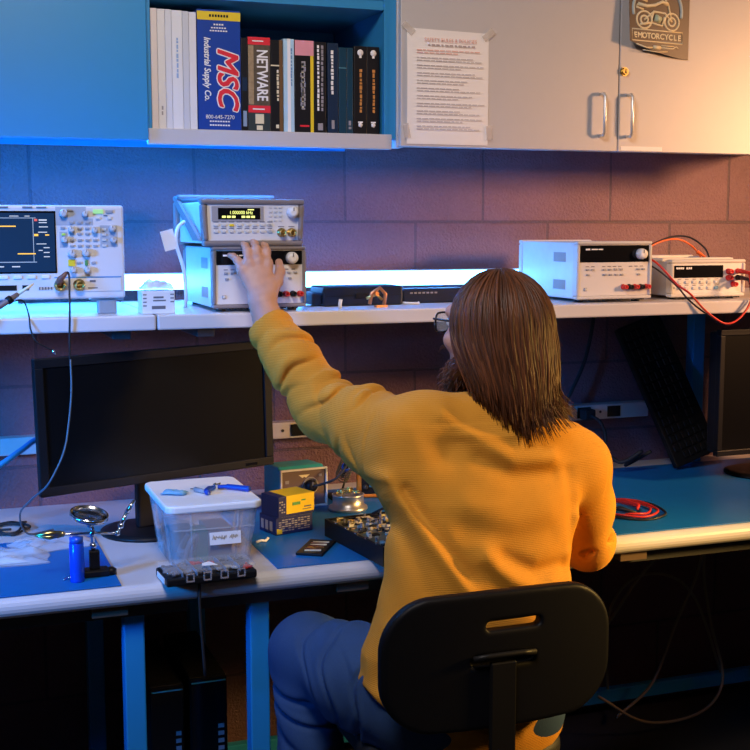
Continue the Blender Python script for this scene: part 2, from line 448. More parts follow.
# motorcycle poster, a curled dark card
po = thing('emblem_poster', 'dark card with a pale motorcycle emblem on the right cabinet door', 'poster', (1.772, CAB-.0195, 1.891))
darkcard = mat('dark_brown_card', (.115, .085, .065), .45, nvar=.12)
vs = []; fs = []; n = 14
def card(u, v):  # u across, v up
    lift = -.002-.028*max(0, 1-u*1.1)**1.6*max(0, 1-v*.7)-.006*math.sin(PI*u)
    return (-.094+.19*u, lift, .036*(1-u)**1.6*(1-v)+.27*v)
for s_, yo in ((0, 0), (1, -.0008)):
    for i in range(n+1):
        for j in range(n+1):
            p = card(i/n, j/n); vs.append((p[0], p[1]+yo, p[2]))
q = (n+1)**2
for i in range(n):
    for j in range(n):
        a = i*(n+1)+j; fs.append([a, a+1, a+n+2, a+n+1]); a += q; fs.append([a, a+n+1, a+n+2, a+1])
MB()._add(vs, fs, True).build('card', darkcard, po)
def pc(x, z):  # on the card surface
    x = x*1.12-.006; u = (x+.094)/.19; v = z/.27
    p = card(u, v); return (x, p[1]-.0016, z)
em = MB()
def stroke(pts, r=.0027):
    em.tube([pc(*p) for p in pts], r, 6)
def circ(cx, cz, R, a0=0, a1=360, n=22): return [(cx+R*math.cos(math.radians(a0+(a1-a0)*i/n)), cz+R*math.sin(math.radians(a0+(a1-a0)*i/n))) for i in range(n+1)]
em2 = MB(); 
for k_ in (0.068,): em2.tube([pc(*p) for p in circ(.0, .115, k_, -12, 192, 34)], .0045, 6)
a_ = em2.build('emblem_ring', mat('pale_blue_print', (.45, .55, .58), .5), po)
stroke(circ(-.038, .09, .021)); stroke(circ(.04, .09, .021)); stroke(circ(-.038, .09, .010)); stroke(circ(.04, .09, .010))
stroke([(-.038, .09), (-.012, .112), (.02, .11), (.04, .09)]); stroke([(.04, .09), (.028, .135), (.02, .143), (.034, .15)])
stroke([(-.055, .128), (-.03, .124), (-.008, .128), (.012, .138), (.028, .132)], .0045); stroke([(-.055, .128), (-.06, .12), (-.04, .115)])
stroke([(-.012, .112), (-.02, .084), (.012, .078), (.018, .1)], .003); stroke([(-.06, .145), (-.03, .136)]); stroke([(-.02, .084), (-.05, .078)], .003)
stroke([(-.072, .066), (.072, .066), (.072, .038), (-.072, .038), (-.072, .066)], .0018)
stroke([(-.06, .03), (-.03, .022), (-.01, .024)], .0018); stroke([(.01, .024), (.045, .024), (.055, .03), (.06, .026)], .0018); stroke([(-.012, .024), (.008, .024)], .005); stroke([(.012, .03), (.05, .03)], .0012); stroke([(-.04, .016), (.0, .013), (.03, .016)], .0012)
em.build('emblem', M['cream'], po)
hub = MB(); hub.tube([pc(-.008, .098), pc(.006, .092)], .009, 8); hub.build('engine_print', mat('pale_green_print', (.5, .6, .45), .5), po)
for i, ch in enumerate('EMOTORCYCLE'):
    xx = -.0625+.0125*i; p = pc(xx, .052)
    text('lettering', ch, .019, M['cream'], po, (p[0], p[1]-.0012, p[2]-.001), ext=.0004, fat=.0006, sx=.98)
# ------------------------------------------------------------------ instrument shelf (two boards with a seam)
SEAM = .468
def shelf(label, x0, x1, brackets, uprights):
    t = thing('bench_shelf', label, 'shelf', ((x0+x1)/2, WALL, SB), 0, 'instrument shelf boards'); ox = (x0+x1)/2
    m = MB(); m.bb(x0-ox, x1-ox, SHF-WALL, 0, 0, ST-SB, .004, 2); m.build('board', M['shelf'], t)
    for bx in brackets:
        k = MB(); k.bb(bx-ox-.02, bx-ox+.02, SHF-WALL+.05, -.0, -.022, -.0005, .002)
        k.build('bracket', M['darksteel'], t)
    for ux in uprights:
        k = MB(); k.bb(ux-ox-.02, ux-ox+.02, -.078, -.04, DT-SB+.001, -.0005, .003); k.build('upright', M['steel'], t)
shelf('pale instrument shelf holding the oscilloscope, left of the seam', -.9, SEAM-.0015, (.40, -.3), ())
shelf('long pale instrument shelf from the seam to the right end', SEAM+.0015, 3.3, (.585, 1.3), (2.165, 3.2))

# ------------------------------------------------------------------ light bar along the back of the shelf
lt = thing('light_bar', 'long blue-white light bar glowing along the back of the shelf', 'lamp', (.6, WALL, ST))
m = MB(); m.bb(-1.3, 1.02, -.055, -.0, .028, .07, .003); 
for fx in (-1.2, -.4, .3, .95): m.bb(fx-.015, fx+.015, -.045, -.01, 0, .028)
m.build('housing', mat('white_metal', (.7, .72, .75), .4), lt)
e = bpy.data.materials.new('blue_white_light'); e.use_nodes = True
eb = e.node_tree.nodes['Principled BSDF']; eb.inputs['Base Color'].default_value = (.8, .9, 1, 1)
eb.inputs['Emission Color'].default_value = (.07, .36, 1, 1); eb.inputs['Emission Strength'].default_value = LED
m = MB(); m.bb(-1.29, 1.01, -.063, -.0551, .03, .068, .002); d = m.build('diffuser', e, lt); d['label'] = 'glowing blue-white diffuser'

# ------------------------------------------------------------------ desks
def desk(label, x0, x1, legs, notch, rail=None):
    ox = (x0+x1)/2; t = thing('workbench', label, 'desk', (ox, WALL, 0), 0, 'workbench sections'); w = x1-x0
    # worktop profile in (y,z) with a rounded front nose
    y0 = DF-WALL; pr = [(0, DT), (0, DT-.03)]
    pr = [(0, DT-.03), (y0+.03, DT-.042)]
    for i in range(11):
        a = -PI/2-PI*i/10; pr.append((y0+.021+.021*math.cos(a), DT-.021+.021*math.sin(a)))
    pr.append((0, DT))
    m = MB(); m.prism(pr, w, Matrix.Translation((-w/2, 0, 0)) @ Matrix(((0, 0, 1, 0), (1, 0, 0, 0), (0, 1, 0, 0), (0, 0, 0, 1))))
    top = m.build('worktop', M['lam'], t)
    for p in top.data.polygons: p.use_smooth = False
    m = MB(); m.bb(-w/2+.01, w/2-.01, y0+.05, y0+.07, DT-.075, DT-.043); m.bb(-w/2+.01, w/2-.01, -.06, -.04, DT-.09, DT-.031)
    a_ = m.build('apron_rail', M['darksteel'], t)
    for lx in legs:
        k = MB(); k.bb(lx-ox-.021, lx-ox+.021, y0+.055, y0+.095, .012, DT-.042, .003); k.bb(lx-ox-.024, lx-ox+.024, y0+.05, y0+.1, 0, .012)
        k.build('leg', M['steel'], t)
        k = MB(); k.bb(lx-ox-.021, lx-ox+.021, -.095, -.055, .0, DT-.031, .003); k.build('leg', M['steel'], t)
    if rail is not None: k = MB(); k.bb(rail-ox, w/2-.2, -.09, -.062, .047, .088, .003); k.build('foot_rail', M['steel'], t)
    for nx in notch:
        k = MB(); k.bb(nx-ox-.035, nx-ox+.035, y0+.022, y0+.07, DT-.062, DT-.0425); k.build('latch', mat('brown_latch', (.14, .09, .06), .5), t)
    return t
DS = .494
desk('left workbench section with the small blue mat', -1.1, DS-.0025, (.372, -1.0), (.32,))
desk('right workbench section with pale rounded front edge behind the seated person', DS+.0025, 3.4, (.634, 3.2), (.83, 1.52), .634)
# dark cable hanging down through the seam
tag(MB().tube(smooth_curve([(DS, 2.5, DT+.0045), (DS+.001, 2.42, DT+.0045), (DS+.001, 2.385, DT+.0042), (DS, 2.364, DT-.006), (DS, 2.361, DT-.06), (DS+.01, 2.37, DT-.2)], 8), .0032, 8).build('cable', M['rubber']), 'black cable dropping over the desk edge at the seam', 'cable')

# ------------------------------------------------------------------ mats
def bmat(name, label, pts):
    o = MB().prism(pts, .0025, Matrix.Translation((0, 0, DT+.0005)), bev=.0008).build(name, M['mat']); tag(o, label, 'bench mat', 'blue bench mats'); return o
bmat('bench_mat', 'blue bench mat under the helping hands at the left', [(-.6, 2.385), (.343, 2.385), (.343, 2.80), (-.6, 2.80)])
bmat('bench_mat', 'blue bench mat under the circuit board tray, left of the person', [(.665, 2.395), (1.22, 2.395), (1.22, 3.08), (.665, 3.08)])
bmat('bench_mat', 'long blue bench mat to the right of the person', [(1.255, 2.392), (2.7, 2.392), (2.7, 3.07), (1.255, 3.07)])

# ------------------------------------------------------------------ power raceways on the wall
alu = mat('satin_aluminium', (.72, .69, .66), .4, .3)
def raceway(label, x0, x1, outs, z=.924):
    ox = (x0+x1)/2; t = thing('power_raceway', label, 'power strip', (ox, WALL, z-.022), 0, 'wall power raceways')
    MB().bb(x0-ox, x1-ox, -.04, 0, 0, .044, .003).build('channel', alu, t)
    for o_ in outs:
        k = MB(); k.bb(o_-ox-.022, o_-ox+.022, -.043, -.0401, .006, .038, .001); s = k.build('outlet', M['black'], t)
    for o_ in outs:
        k = MB(); k.cyl((o_-ox-.045, -.0415, .022), (o_-ox-.045, -.0401, .022), .004, n=10); k.build('screw', M['darksteel'], t)
raceway('metal power raceway on the wall behind the left desk corner', -.8, .30, (.05, -.3))
raceway('metal power raceway with one outlet above the soldering station', .80, 1.18, (.93,))
raceway('metal power raceway with black plugs right of the person', 1.5, 2.02, (1.70, 1.80, 1.90))
# ------------------------------------------------------------------ books in the bay (spines at front)
BZ = 1.6842; BY = CAB+.012
def book(label, x0, x1, h, d, cover, pages=True, group='books in the open cabinet bay', cat='book', name='book'):
    t = thing(name, label, cat, ((x0+x1)/2, BY, BZ), 0, group); w = x1-x0-.0008
    m = MB(); c = .0022
    m.bb(-w/2, w/2, 0, c, 0, h, .0008); m.bb(-w/2, -w/2+c*.6, c, d, 0, h); m.bb(w/2-c*.6, w/2, c, d, 0, h)
    m.build('cover', cover, t)
    MB().bb(-w/2+c*.6+.0002, w/2-c*.6-.0002, c+.0002, d-.003, .002, h-.003).build('pages', M['paper'], t)
    return t, w
def band(t, w, z0, z1, m, name='band', f=1.0):
    return MB().bb(-w/2*f, w/2*f, -.0007, -.0001, z0, z1).build(name, m, t)
def glyphs(t, z0, z1, x, size, m, seed, name='printed_title', vert=True):
    r = random.Random(seed); k = MB(); z = z1
    while z > z0+.004:
        l = r.uniform(.004, .011)
        k.bb(x-size/2*r.uniform(.6, 1), x+size/2*r.uniform(.6, 1), -.0008, -.0001, max(z0, z-l), z); z -= l+r.uniform(.0012, .0035)
    return k.build(name, m, t)
wb = [(.494, .509, 'pinkish-white binder at the left end of the bay', (.78, .68, .64), .262),
      (.509, .5265, 'white binder second from the left end of the bay', (.78, .76, .77), .261),
      (.5265, .541, 'thin white volume third from the left end of the bay', (.72, .73, .78), .261),
      (.541, .5655, 'wide white volume with pale blue spine print', (.80, .80, .82), .26),
      (.5655, .580, 'slim greyish white volume fifth from the left end', (.62, .64, .70), .259),
      (.580, .597, 'slim white volume beside the thick blue catalogue', (.78, .77, .79), .258)]
for i, (a, b_, lb, c, h) in enumerate(wb):
    t, w = book(lb, a, b_, h, .21, mat('white_cover', c, .45, nvar=.03))
    if i == 3: glyphs(t, .11, .2, 0, .005, mat('pale_blue_print', (.3, .45, .7), .6), 4)
    if i == 1: glyphs(t, .03, .05, 0, .004, M['greyink'], 5)
# thick blue catalogue
blue = mat('royal_blue_cover', (.012, .06, .36), .35, nvar=.04)
t, w = book('thick blue catalogue with yellow top band and large red lettering', .5985, .6985, .266, .21, blue)
yb = band(t, w, .243, .262, M['yellow'], 'top_band'); k = MB(); [k.bb(-.022+.0065*i, -.0175+.0065*i, -.0012, -.0006, .250, .2555) for i in range(7)]; k.build('printed_lines', M['black'], t)
redl = mat('catalogue_red', (.8, .03, .05), .4)
spine_text('logo_outline', 'MSC', .066, M['paper'], t, (.017, -.0012, .118), ext=.0002, fat=.0042, shear=.28, sx=1.02)
spine_text('logo', 'MSC', .066, redl, t, (.017, -.0019, .118), ext=.0003, fat=.0016, shear=.28, sx=1.02)
spine_text('company_name', 'Industrial Supply Co.', .0205, M['paper'], t, (-.028, -.0012, .135), ext=.0003, fat=.0004, shear=.2, sx=.82)
text('phone_number', '800-645-7270', .0125, M['paper'], t, (0, -.0012, .029), ext=.0003, sx=.95)
for z, n, s_ in ((.018, 8, .0045), (.0095, 8, .0045), (.232, 4, .005), (.225, 6, .004), (.2185, 7, .004)):
    k = MB(); [k.bb(-n*.003+i*.006, -n*.003+i*.006+.0042, -.0009, -.0001, z, z+s_*.7) for i in range(n)]; k.build('printed_lines', M['paper'], t)
blk = mat('black_cover', (.012, .012, .015), .35); navy = mat('navy_cover', (.012, .03, .07), .35); teal = mat('dark_teal_cover', (.01, .05, .09), .35)
# narrow black book, then dark book with red bands
t, w = book('narrow black book between the blue catalogue and the red-banded book', .6995, .714, .208, .17, blk)
band(t, w, .01, .045, mat('pale_box_print', (.25, .35, .5), .6), 'label_print', .6); band(t, w, .09, .12, navy, 'label_print', .8)
t, w = book('dark book with red bands and large white serif title', .7145, .7675, .211, .18, mat('dark_olive_cover', (.035, .05, .055), .4))
band(t, w, .194, .211, redl, 'top_band'); band(t, w, .042, .058, redl, 'lower_band'); band(t, w, .058, .194, mat('brown_photo_print', (.10, .075, .05), .5, nscale=120, nvar=.5), 'photo_panel', .985).location.y = .0
k = MB(); k.bb(-w/2*.985, -w/2*.5, -.0012, -.0007, .06, .192); k.build('side_stripe', mat('tan_print', (.35, .25, .14), .5, nvar=.4, nscale=150), t)
spine_text('title', 'NETWARE', .036, M['paper'], t, (.006, -.0016, .126), ext=.0003, fat=.0006, sx=.68)
MB().bb(-.010, .010, -.0012, -.0001, .017, .039).build('picture_print', M['cream'], t); MB().bb(-.007, .007, -.0012, -.0001, .003, .013).build('publisher_mark', M['cream'], t)
MB().bb(-.016, .01, -.0015, -.0007, .201, .2035).build('printed_lines', M['paper'], t); MB().bb(-.016, .012, -.0015, -.0007, .0485, .0512).build('printed_lines', M['paper'], t)
t, w = book('black and brown book right of the red-banded book', .768, .798, .207, .17, blk)
MB().bb(w/2-.009, w/2-.001, -.0008, -.0001, .0, .207).build('side_stripe', mat('brown_print', (.16, .08, .03), .5), t); band(t, w, .148, .151, M['cream'], 'line_print'); glyphs(t, .07, .14, .002, .006, M['cream'], 9); MB().bb(-.003, .004, -.0008, -.0001, .008, .016).build('publisher_mark', M['cream'], t)
t, w = book('pale blue book in the middle of the dark books', .799, .825, .211, .17, mat('pale_blue_cover', (.45, .68, .85), .4))
band(t, w, .0, .211, M['paper'], 'light_stripe', .3); glyphs(t, .1, .19, .006, .004, mat('blue_print', (.15, .3, .55), .6), 12)
t, w = book('black book with pink top and yellow edge stripe', .826, .872, .209, .17, blk)
band(t, w, .175, .209, mat('pink_print', (.8, .33, .4), .5), 'top_band'); MB().bb(w/2-.008, w/2-.0005, -.0009, -.0001, .0, .175).build('edge_stripe', M['yellow'], t); glyphs(t, .05, .162, -.003, .013, M['greyink'], 15); glyphs(t, .055, .158, -.004, .006, M['cream'], 35); band(t, w, .013, .017, redl, 'line_print', .5)
t, w = book('black book with two close lines of white title', .873, .902, .208, .17, blk)
glyphs(t, .05, .2, -.005, .006, M['paper'], 16); glyphs(t, .05, .2, .005, .006, M['greyink'], 17)
MB().bb(-.006, .006, -.0008, -.0001, .006, .022).build('publisher_mark', M['greyink'], t)
t, w = book('dark blue-edged book with single white title line', .906, .932, .207, .17, navy)
glyphs(t, .085, .19, -.002, .007, M['paper'], 19); MB().bb(-.004, .003, -.0008, -.0001, .01, .03).build('publisher_mark', M['greyink'], t)
t, w = book('slim dark teal book with a thin crossing line', .933, .953, .198, .17, teal); band(t, w, .15, .152, mat('teal_print', (.1, .3, .4), .5), 'line_print')
t, w = book('slim dark teal book with a small barcode at the foot', .9535, .969, .198, .17, teal); glyphs(t, .01, .03, -.001, .009, M['greyink'], 22)
for lb, a in (('black book with orange title, inner one of the matching pair at the bay end', .971), ('black book with orange title, outer one of the matching pair touching the bay end', 1.0035)):
    t, w = book(lb, a, a+.0315, .203, .17, blk, group='books in the open cabinet bay')
    glyphs(t, .05, .15, .001, .007, mat('orange_print', (.6, .25, .06), .5), 25)
    k = MB(); k.lathe([(0.0001, 0), (.0075, .0), (.0075, .0006), (.0001, .0008)], (0, 0, 0), 16, Matrix.Translation((0, -.0001, .188)) @ Matrix.Rotation(PI/2, 4, 'X')); k.bb(-.003, .003, -.0008, -.0001, .176, .182); k.build('emblem', M['paper'], t)
    k = MB(); k.lathe([(0.0001, 0), (.006, .0), (.006, .0006), (.0001, .0008)], (0, 0, 0), 5, Matrix.Translation((0, -.0001, .021)) @ Matrix.Rotation(PI/2, 4, 'X')); k.bb(-.006, .006, -.0008, -.0001, .026, .029); k.build('publisher_mark', M['paper'], t)
# ------------------------------------------------------------------ bench instruments (front at local y=0, base z=0)
beige = mat('instrument_case', (.60, .58, .55), .42, nvar=.03, bump=.04, bscale=400)
panel = mat('instrument_panel', (.70, .68, .66), .45, nvar=.02)
bumper = mat('grey_rubber_bumper', (.22, .19, .19), .6)
btn = mat('grey_button', (.34, .35, .38), .5); btnl = mat('pale_button', (.62, .61, .58), .5)
knobm = mat('pale_grey_knob', (.55, .55, .56), .4); inkm = mat('panel_ink', (.15, .15, .17), .6, nvar=0)
lcdg = mat('display_glow_yellow', (.1, .1, .02), .4, nvar=0, emit=(.85, .9, .25), estr=1.6)
FR = Matrix.Rotation(PI/2, 4, 'X')      # lathe axis -> -Y
def knob(par, x, z, r, d=.016, m=None, y=0, name='knob', n=20):
    k = MB(); k.lathe([(r*1.0, 0), (r, d*.55), (r*.9, d*.7), (r*.86, d), (r*.3, d*1.02), (.0001, d*.96)], (0, 0, 0), n, Matrix.Translation((x, y, z)) @ FR)
    o = k.build(name, m or knobm, par)
    k = MB(); k.bb(x-r*.08, x+r*.08, y-d*1.06, y-d*.98, z+r*.2, z+r*.8); k.build('pointer_mark', inkm, o); return o
def button(par, x, z, w, h, m=None, y=0, d=.0035, name='button'):
    return MB().box((x, y-d/2, z), (w, d, h), min(w, h)*.22, 2).build(name, m or btn, par)
def bnc(par, x, z, y=0, r=.0075):
    k = MB(); k.lathe([(r*1.35, 0), (r*1.35, .003), (r, .003), (r, .018), (r*.72, .018), (r*.72, .008), (.0001, .008)], (0, 0, 0), 16, Matrix.Translation((x, y, z)) @ FR)
    k.cyl((x-r*1.25, y-.013, z), (x+r*1.25, y-.013, z), .0016, n=6); k.cyl((x, y-.009, z), (x, y-.016, z), .0012, n=6)
    return k.build('coaxial_connector', M['brass'], par)
def post(par, x, z, m, y=0, r=.0065):
    k = MB(); k.lathe([(r*1.2, 0), (r*1.2, .003), (r*.85, .004), (r, .007), (r, .017), (r*.5, .018), (r*.45, .012), (.0001, .012)], (0, 0, 0), 14, Matrix.Translation((x, y, z)) @ FR)
    return k.build('binding_post', m, par)
def feet(par, w, d, hgt, m=None):
    for sx in (-1, 1):
        for y in (.035, d-.035): MB().cyl((sx*(w/2-.025), y, 0), (sx*(w/2-.025), y, hgt), .011, n=14).build('foot', m or M['rubber'], par)
def marks(par, pts, name='printed_marks', m=None, y=-.0012):
    k = MB(); [k.bb(x-w/2, x+w/2, y, y+.001, z-h/2, z+h/2) for x, z, w, h in pts]; return k.build(name, m or inkm, par)

# ---- power supplies
def supply(label, loc, w, h, d, dh, rz=0, bez=None, side=None):
    t = thing('bench_power_supply', label, 'power supply', loc, rz, 'bench power supplies'); f = .009
    m = MB(); m.bb(-w/2+.003, w/2-.003, .022, d-.01, f, h-.002, .002); c = m.build('case', side or beige, t)
    k = MB(); k.frame(w, h-f+.002, .0085, .026, f+(h-f)/2, bev=.0035); k.build('front_bezel', bez or beige, t)
    k = MB(); k.frame(w, h-f+.002, .011, .02, f+(h-f)/2, Matrix.Translation((0, d-.02, 0)), bev=.0035); k.build('rear_bezel', bez or beige, t)
    MB().bb(-w/2+.008, w/2-.008, .004, .022, f+.008, h-.007).build('front_panel', panel, t)
    zt = h-.009; MB().bb(-w/2+.009, w/2-.009, .0025, .0045, zt-dh, zt, .0008).build('display_window', M['gloss'], t)
    marks(t, [(-w*.36, zt-.01, .012, .004), (-w*.27, zt-.01, .018, .003), (-w*.19, zt-.01, .012, .003)], 'panel_lettering', M['paper'], .0014)
    knob(t, w*.34, zt-dh*.52, .0135, .018, M['white'], .003)
    zb = zt-dh
    for i in range(8):
        x = -w*.36+[0, .015, .048, .064, .08, .096, .145, .16][i]
        button(t, x, zb-.018, .0085, .0045, btn, .004)
        if i not in (1, 7): button(t, x+.002, zb-.031, .0085, .0045, btn, .004)
    marks(t, [(-w*.36+.0155*i, zb-.0105, .009, .0016) for i in range(11) if i not in (2, 7)], y=.0028)
    marks(t, [(-w*.38, f+.024, .008, .008)], 'power_mark', None, .0028); button(t, -w*.38, f+.024, .0065, .0065, btnl, .004, name='power_button')
    for i, mm_ in enumerate((M['red'], M['black'], M['red'], M['black'], M['red'])): post(t, w*.17+.0165*i-.01, f+.029, mm_, .004, .0058)
    for sx in (-1,):
        for zz in (h*.28, h*.74):
            k = MB(); [k.bb(-w/2+.0015, -w/2+.0032, .065+j*.0045, .0675+j*.0045, zz-.012, zz+.012) for j in range(14)]; k.build('vent_slots', mat('vent_grey', (.36, .40, .43), .6), t)
    MB().bb(-.01, .01, .002, .0045, h-.006, h-.0045).build('latch_mark', inkm, t)
    k = MB(); [k.bb(-w/2+.012+.0135*j, -w/2+.02+.0135*j, .003, .02, f-.004, f+.001) for j in range(int((w-.02)/.0135))]; k.build('base_ribs', M['rubber'], t)
    feet(t, w, d, f); return t
blueg = mat('light_grey_steel_side', (.62, .66, .68), .4)
PSA = supply('power supply on the shelf under the function generator, at the hand', (.7065, 2.663, ST), .2155, .144, .325, .031, 0, bumper, blueg)
PSB = supply('power supply standing alone on the shelf right of the head', (1.622, 2.672, ST), .2145, .151, .32, .042, .0, None, blueg)

# ---- function generator on top of the left supply
w, h, d = .236, .104, .33
t = thing('function_generator', 'function generator with lit yellow-green display on top of the power supply', 'signal generator', (.6935, 2.661, ST+.1455), 0); FG = t
MB().bb(-w/2+.012, w/2-.012, .02, d-.02, .006, h-.006, .003).build('case', blueg, t)
k = MB(); k.frame(w, h, .0125, .032, h/2, bev=.005); o = k.build('front_bumper', bumper, t)
for v in o.data.vertices: v.co.x *= .955+.05*v.co.z/h
k = MB(); k.frame(w, h+.012, .014, .03, h/2+.006, Matrix.Translation((0, d-.032, 0)), bev=.005); k.build('rear_bumper', bumper, t)
k = MB()
for sx in (-1, 1): k.prism([(.03, .012), (.075, .030), (d-.03, h+.012), (d-.03, h-.008), (.10, .012)], .008, Matrix.Translation((sx*(w/2-.004)-.004, 0, 0)) @ Matrix(((0, 0, 1, 0), (1, 0, 0, 0), (0, 1, 0, 0), (0, 0, 0, 1))))
k.bb(-w/2, w/2, d-.075, d-.05, h+.006, h+.014, .003); k.build('carry_handle', bumper, t)
MB().bb(-w/2+.014, w/2-.014, .006, .02, .012, h-.012).build('front_panel', panel, t)
MB().bb(-w*.40, w*.10, .0045, .0062, .054, .088, .001).build('display_surround', mat('grey_display_surround', (.33, .32, .34), .5), t)
s = MB().bb(-w*.34, w*.065, .0032, .0046, .059, .084, .0006).build('display_window', M['gloss'], t)
DX = -w*.1375
text('display_digits', '1.000000 kHz', .0105, lcdg, s, (DX+.004, .0026, .0735), ext=.0002, sx=.9)
marks(s, [(DX-.035+.011*i, .0645, .008, .0045) for i in range(7) if i != 3], 'display_marks', lcdg, .0022); marks(s, [(DX+.026, .0802, .014, .0022)], 'display_marks', lcdg, .0022)
for r in range(2):
    for i in range(8): 
        yl = (r == 0 and i == 2); button(t, -w*.36+.0175*i, .046-.014*r, .0105, .0055, M['yellow'] if yl else btnl, .006)
for r in range(4):
    for c_ in range(3): button(t, w*.165+.0115*c_, .0855-.0098*r, .007, .0045, btnl, .006, .002)
marks(t, [(-w*.36+.0175*i, .0535, .012, .0016) for i in range(8)], y=.0048); marks(t, [(-w*.36+.0175*i, .039, .011, .0014) for i in range(8)], y=.0048)
knob(t, w*.375, .075, .0125, .018, M['white'], .006); bnc(t, w*.27, .030, .006); bnc(t, w*.37, .030, .006); marks(t, [(w*.27, .043, .014, .0016), (w*.37, .043, .014, .0016)], y=.0048); button(t, w*.15, .034, .011, .0055, btnl, .006); button(t, w*.15, .047, .011, .0055, btnl, .006)

# ---- oscilloscope
w, h, d = .386, .198, .14
t = thing('oscilloscope', 'oscilloscope with dark blue trace screen at the left end of the shelf', 'oscilloscope', (.2195, 2.700, ST), -.02); OS = t
FZ = .036
MB().bb(-w/2+.004, w/2-.004, .018, d, FZ, FZ+h-.004, .008, 3).build('case', beige, t)
MB().bb(-w/2, w/2, 0, .022, FZ-.002, FZ+h, .006, 3).build('front_panel', mat('scope_panel', (.68, .67, .68), .42, nvar=.02), t)
for x in (-.13, .155):
    k = MB(); k.bb(x-.02, x+.02, .01, .045, 0, FZ+.002, .003); k.bb(x-.035, x+.035, .01, .06, FZ-.008, FZ, .002); k.build('foot', mat('scope_foot', (.30, .31, .33), .5), t)
X = lambda px: (px-60.)/124*.254+.0677     # front panel layout measured along its width
Z = lambda py: FZ+h-(py-207)/90.*h*1.0
def R_(x0, x1, y0, y1, m, name, y=-.001, th=.0012, bev=.0):
    return MB().bb(X(x0), X(x1), y, y+th, Z(y1), Z(y0), bev).build(name, m, t)
def SX(px): return (px-125)*.254/124+.193      # photo column to panel x
def SZ(py): return FZ+h-(py-208)*h/88.
sb = MB().bb(SX(-64), SX(55), -.0015, .0, SZ(272), SZ(213.5), .002).build('screen_bezel', M['gloss'], t)
scr = mat('scope_screen', (.01, .03, .06), .25, nvar=0, emit=(.01, .05, .12), estr=.2)
sc_ = MB().bb(SX(-60), SX(53.5), -.0022, -.0014, SZ(270.5), SZ(215.5)).build('screen', scr, t)
tr = mat('trace_orange', (.3, .2, .02), .4, nvar=0, emit=(1., .55, .08), estr=1.2); gr = mat('screen_grey_line', (.2, .25, .3), .4, nvar=0, emit=(.45, .55, .6), estr=.5); wt = mat('screen_text_white', (.3, .3, .3), .4, nvar=0, emit=(.8, .85, .9), estr=.6); rdm = mat('screen_text_red', (.3, .05, .05), .4, nvar=0, emit=(1, .15, .1), estr=.7)
def SB_(x0, x1, y0, y1): return (SX((x0+x1)/2), SZ((y0+y1)/2), abs(SX(x1)-SX(x0)), abs(SZ(y1)-SZ(y0)))
marks(sc_, [SB_(-60, 15, 227.3, 228.3), SB_(16, 34, 253, 254), SB_(-30, 16, 253, 254), SB_(15.3, 16.2, 228, 253.5)][:2]+[SB_(33, 37, 235, 237), SB_(44, 48, 235.5, 236.5)], 'trace', tr, -.003)
marks(sc_, [SB_(-60, 35, 219.8, 220.4), SB_(-60, 35, 261, 261.7), SB_(31.8, 32.4, 220, 261), SB_(-14, -13.6, 220, 261)], 'graticule', gr, -.0028)
for part_ in ([SB_(38, 46, 224, 224.8), SB_(38, 47, 228, 228.8), SB_(37, 46, 233, 233.8), SB_(38, 46, 221.4, 222.6)], [SB_(35, 45, 244, 244.7), SB_(42, 48, 247.5, 248.3), SB_(37, 41, 250, 250.8), SB_(42, 48, 252, 252.8), SB_(42, 48, 256, 256.8)], [SB_(10, 18, 265, 266)], [SB_(-4, 2, 265, 266)], [SB_(9, 18, 218, 218.7)], [SB_(24, 29, 218, 218.7)]): marks(sc_, part_, 'screen_readout', wt, -.0028)
marks(sc_, [SB_(33.5, 36.5, 221, 223)], 'screen_readout', rdm, -.0028)
# blue-grey control groups
grp = mat('control_group_print', (.40, .43, .48), .5)
marks(t, [SB_(55, 86, 209.5, 220.5), SB_(58.5, 66.5, 233, 248), SB_(100, 118, 227, 247.5), SB_(55, 93, 220.5, 227)], 'control_group', grp, -.0006)
for px, py, r in ((63, 215.6, .0082), (85, 216.3, .0062), (70.5, 231, .0062), (94.5, 231.5, .0062), (112.5, 230, .0066), (113.5, 241, .0062), (63.5, 240.5, .0066), (70.5, 253.5, .0082), (85, 253, .0082), (71.5, 269, .0066), (86, 269, .0066)):
    knob(t, SX(px), SZ(py), r*1.08, .012, None, -.0005, n=16)
for px, py in [(x, y) for y in (224.5, 235, 241, 246.5) for x in (71, 79, 87)]+[(79, 230), (87, 230), (95, 241), (95, 246.5), (104, 231), (104, 236), (104, 241), (104, 246.5), (77.5, 262.5), (92.5, 262.5), (62, 229.5), (98, 220.5), (110, 220.5)]:
    button(t, SX(px), SZ(py), .0095, .0052, btnl if (py > 219 and px > 96) else btn, -.0005, .003)
button(t, SX(98.5), SZ(214), .022, .0095, mat('lit_green_key', (.35, .6, .25), .4, emit=(.4, 1., .3), estr=.35), -.0005, .003)['label'] = 'lit green run key'
button(t, SX(110), SZ(214), .016, .007, btn, -.0005, .003); button(t, SX(70), SZ(262.5), .0145, .0145, M['yellow'], -.0005, .003)['label'] = 'lit yellow channel key'
button(t, SX(85), SZ(262.5), .007, .012, mat('green_key', (.1, .3, .1), .4), -.0005, .003); button(t, SX(62.5), SZ(235.5), .008, .005, mat('lime_key', (.5, .75, .1), .4), -.0008, .003)
for i in range(8): button(t, SX(43-13.8*i), SZ(275.5), .017, .0075, M['white'], -.0005, .003, 'soft_key')
marks(t, [SB_(52, 121, 275.6, 276.8)], 'blue_line', mat('blue_panel_line', (.12, .3, .55), .5), -.0012)
MB().bb(SX(52), SX(121), -.0018, 0, SZ(290), SZ(277.2), .001).build('input_panel', panel, t)
bnc(t, SX(57.5), SZ(283.5), -.0015, .0095); bnc(t, SX(77), SZ(283.5), -.0015, .0095)
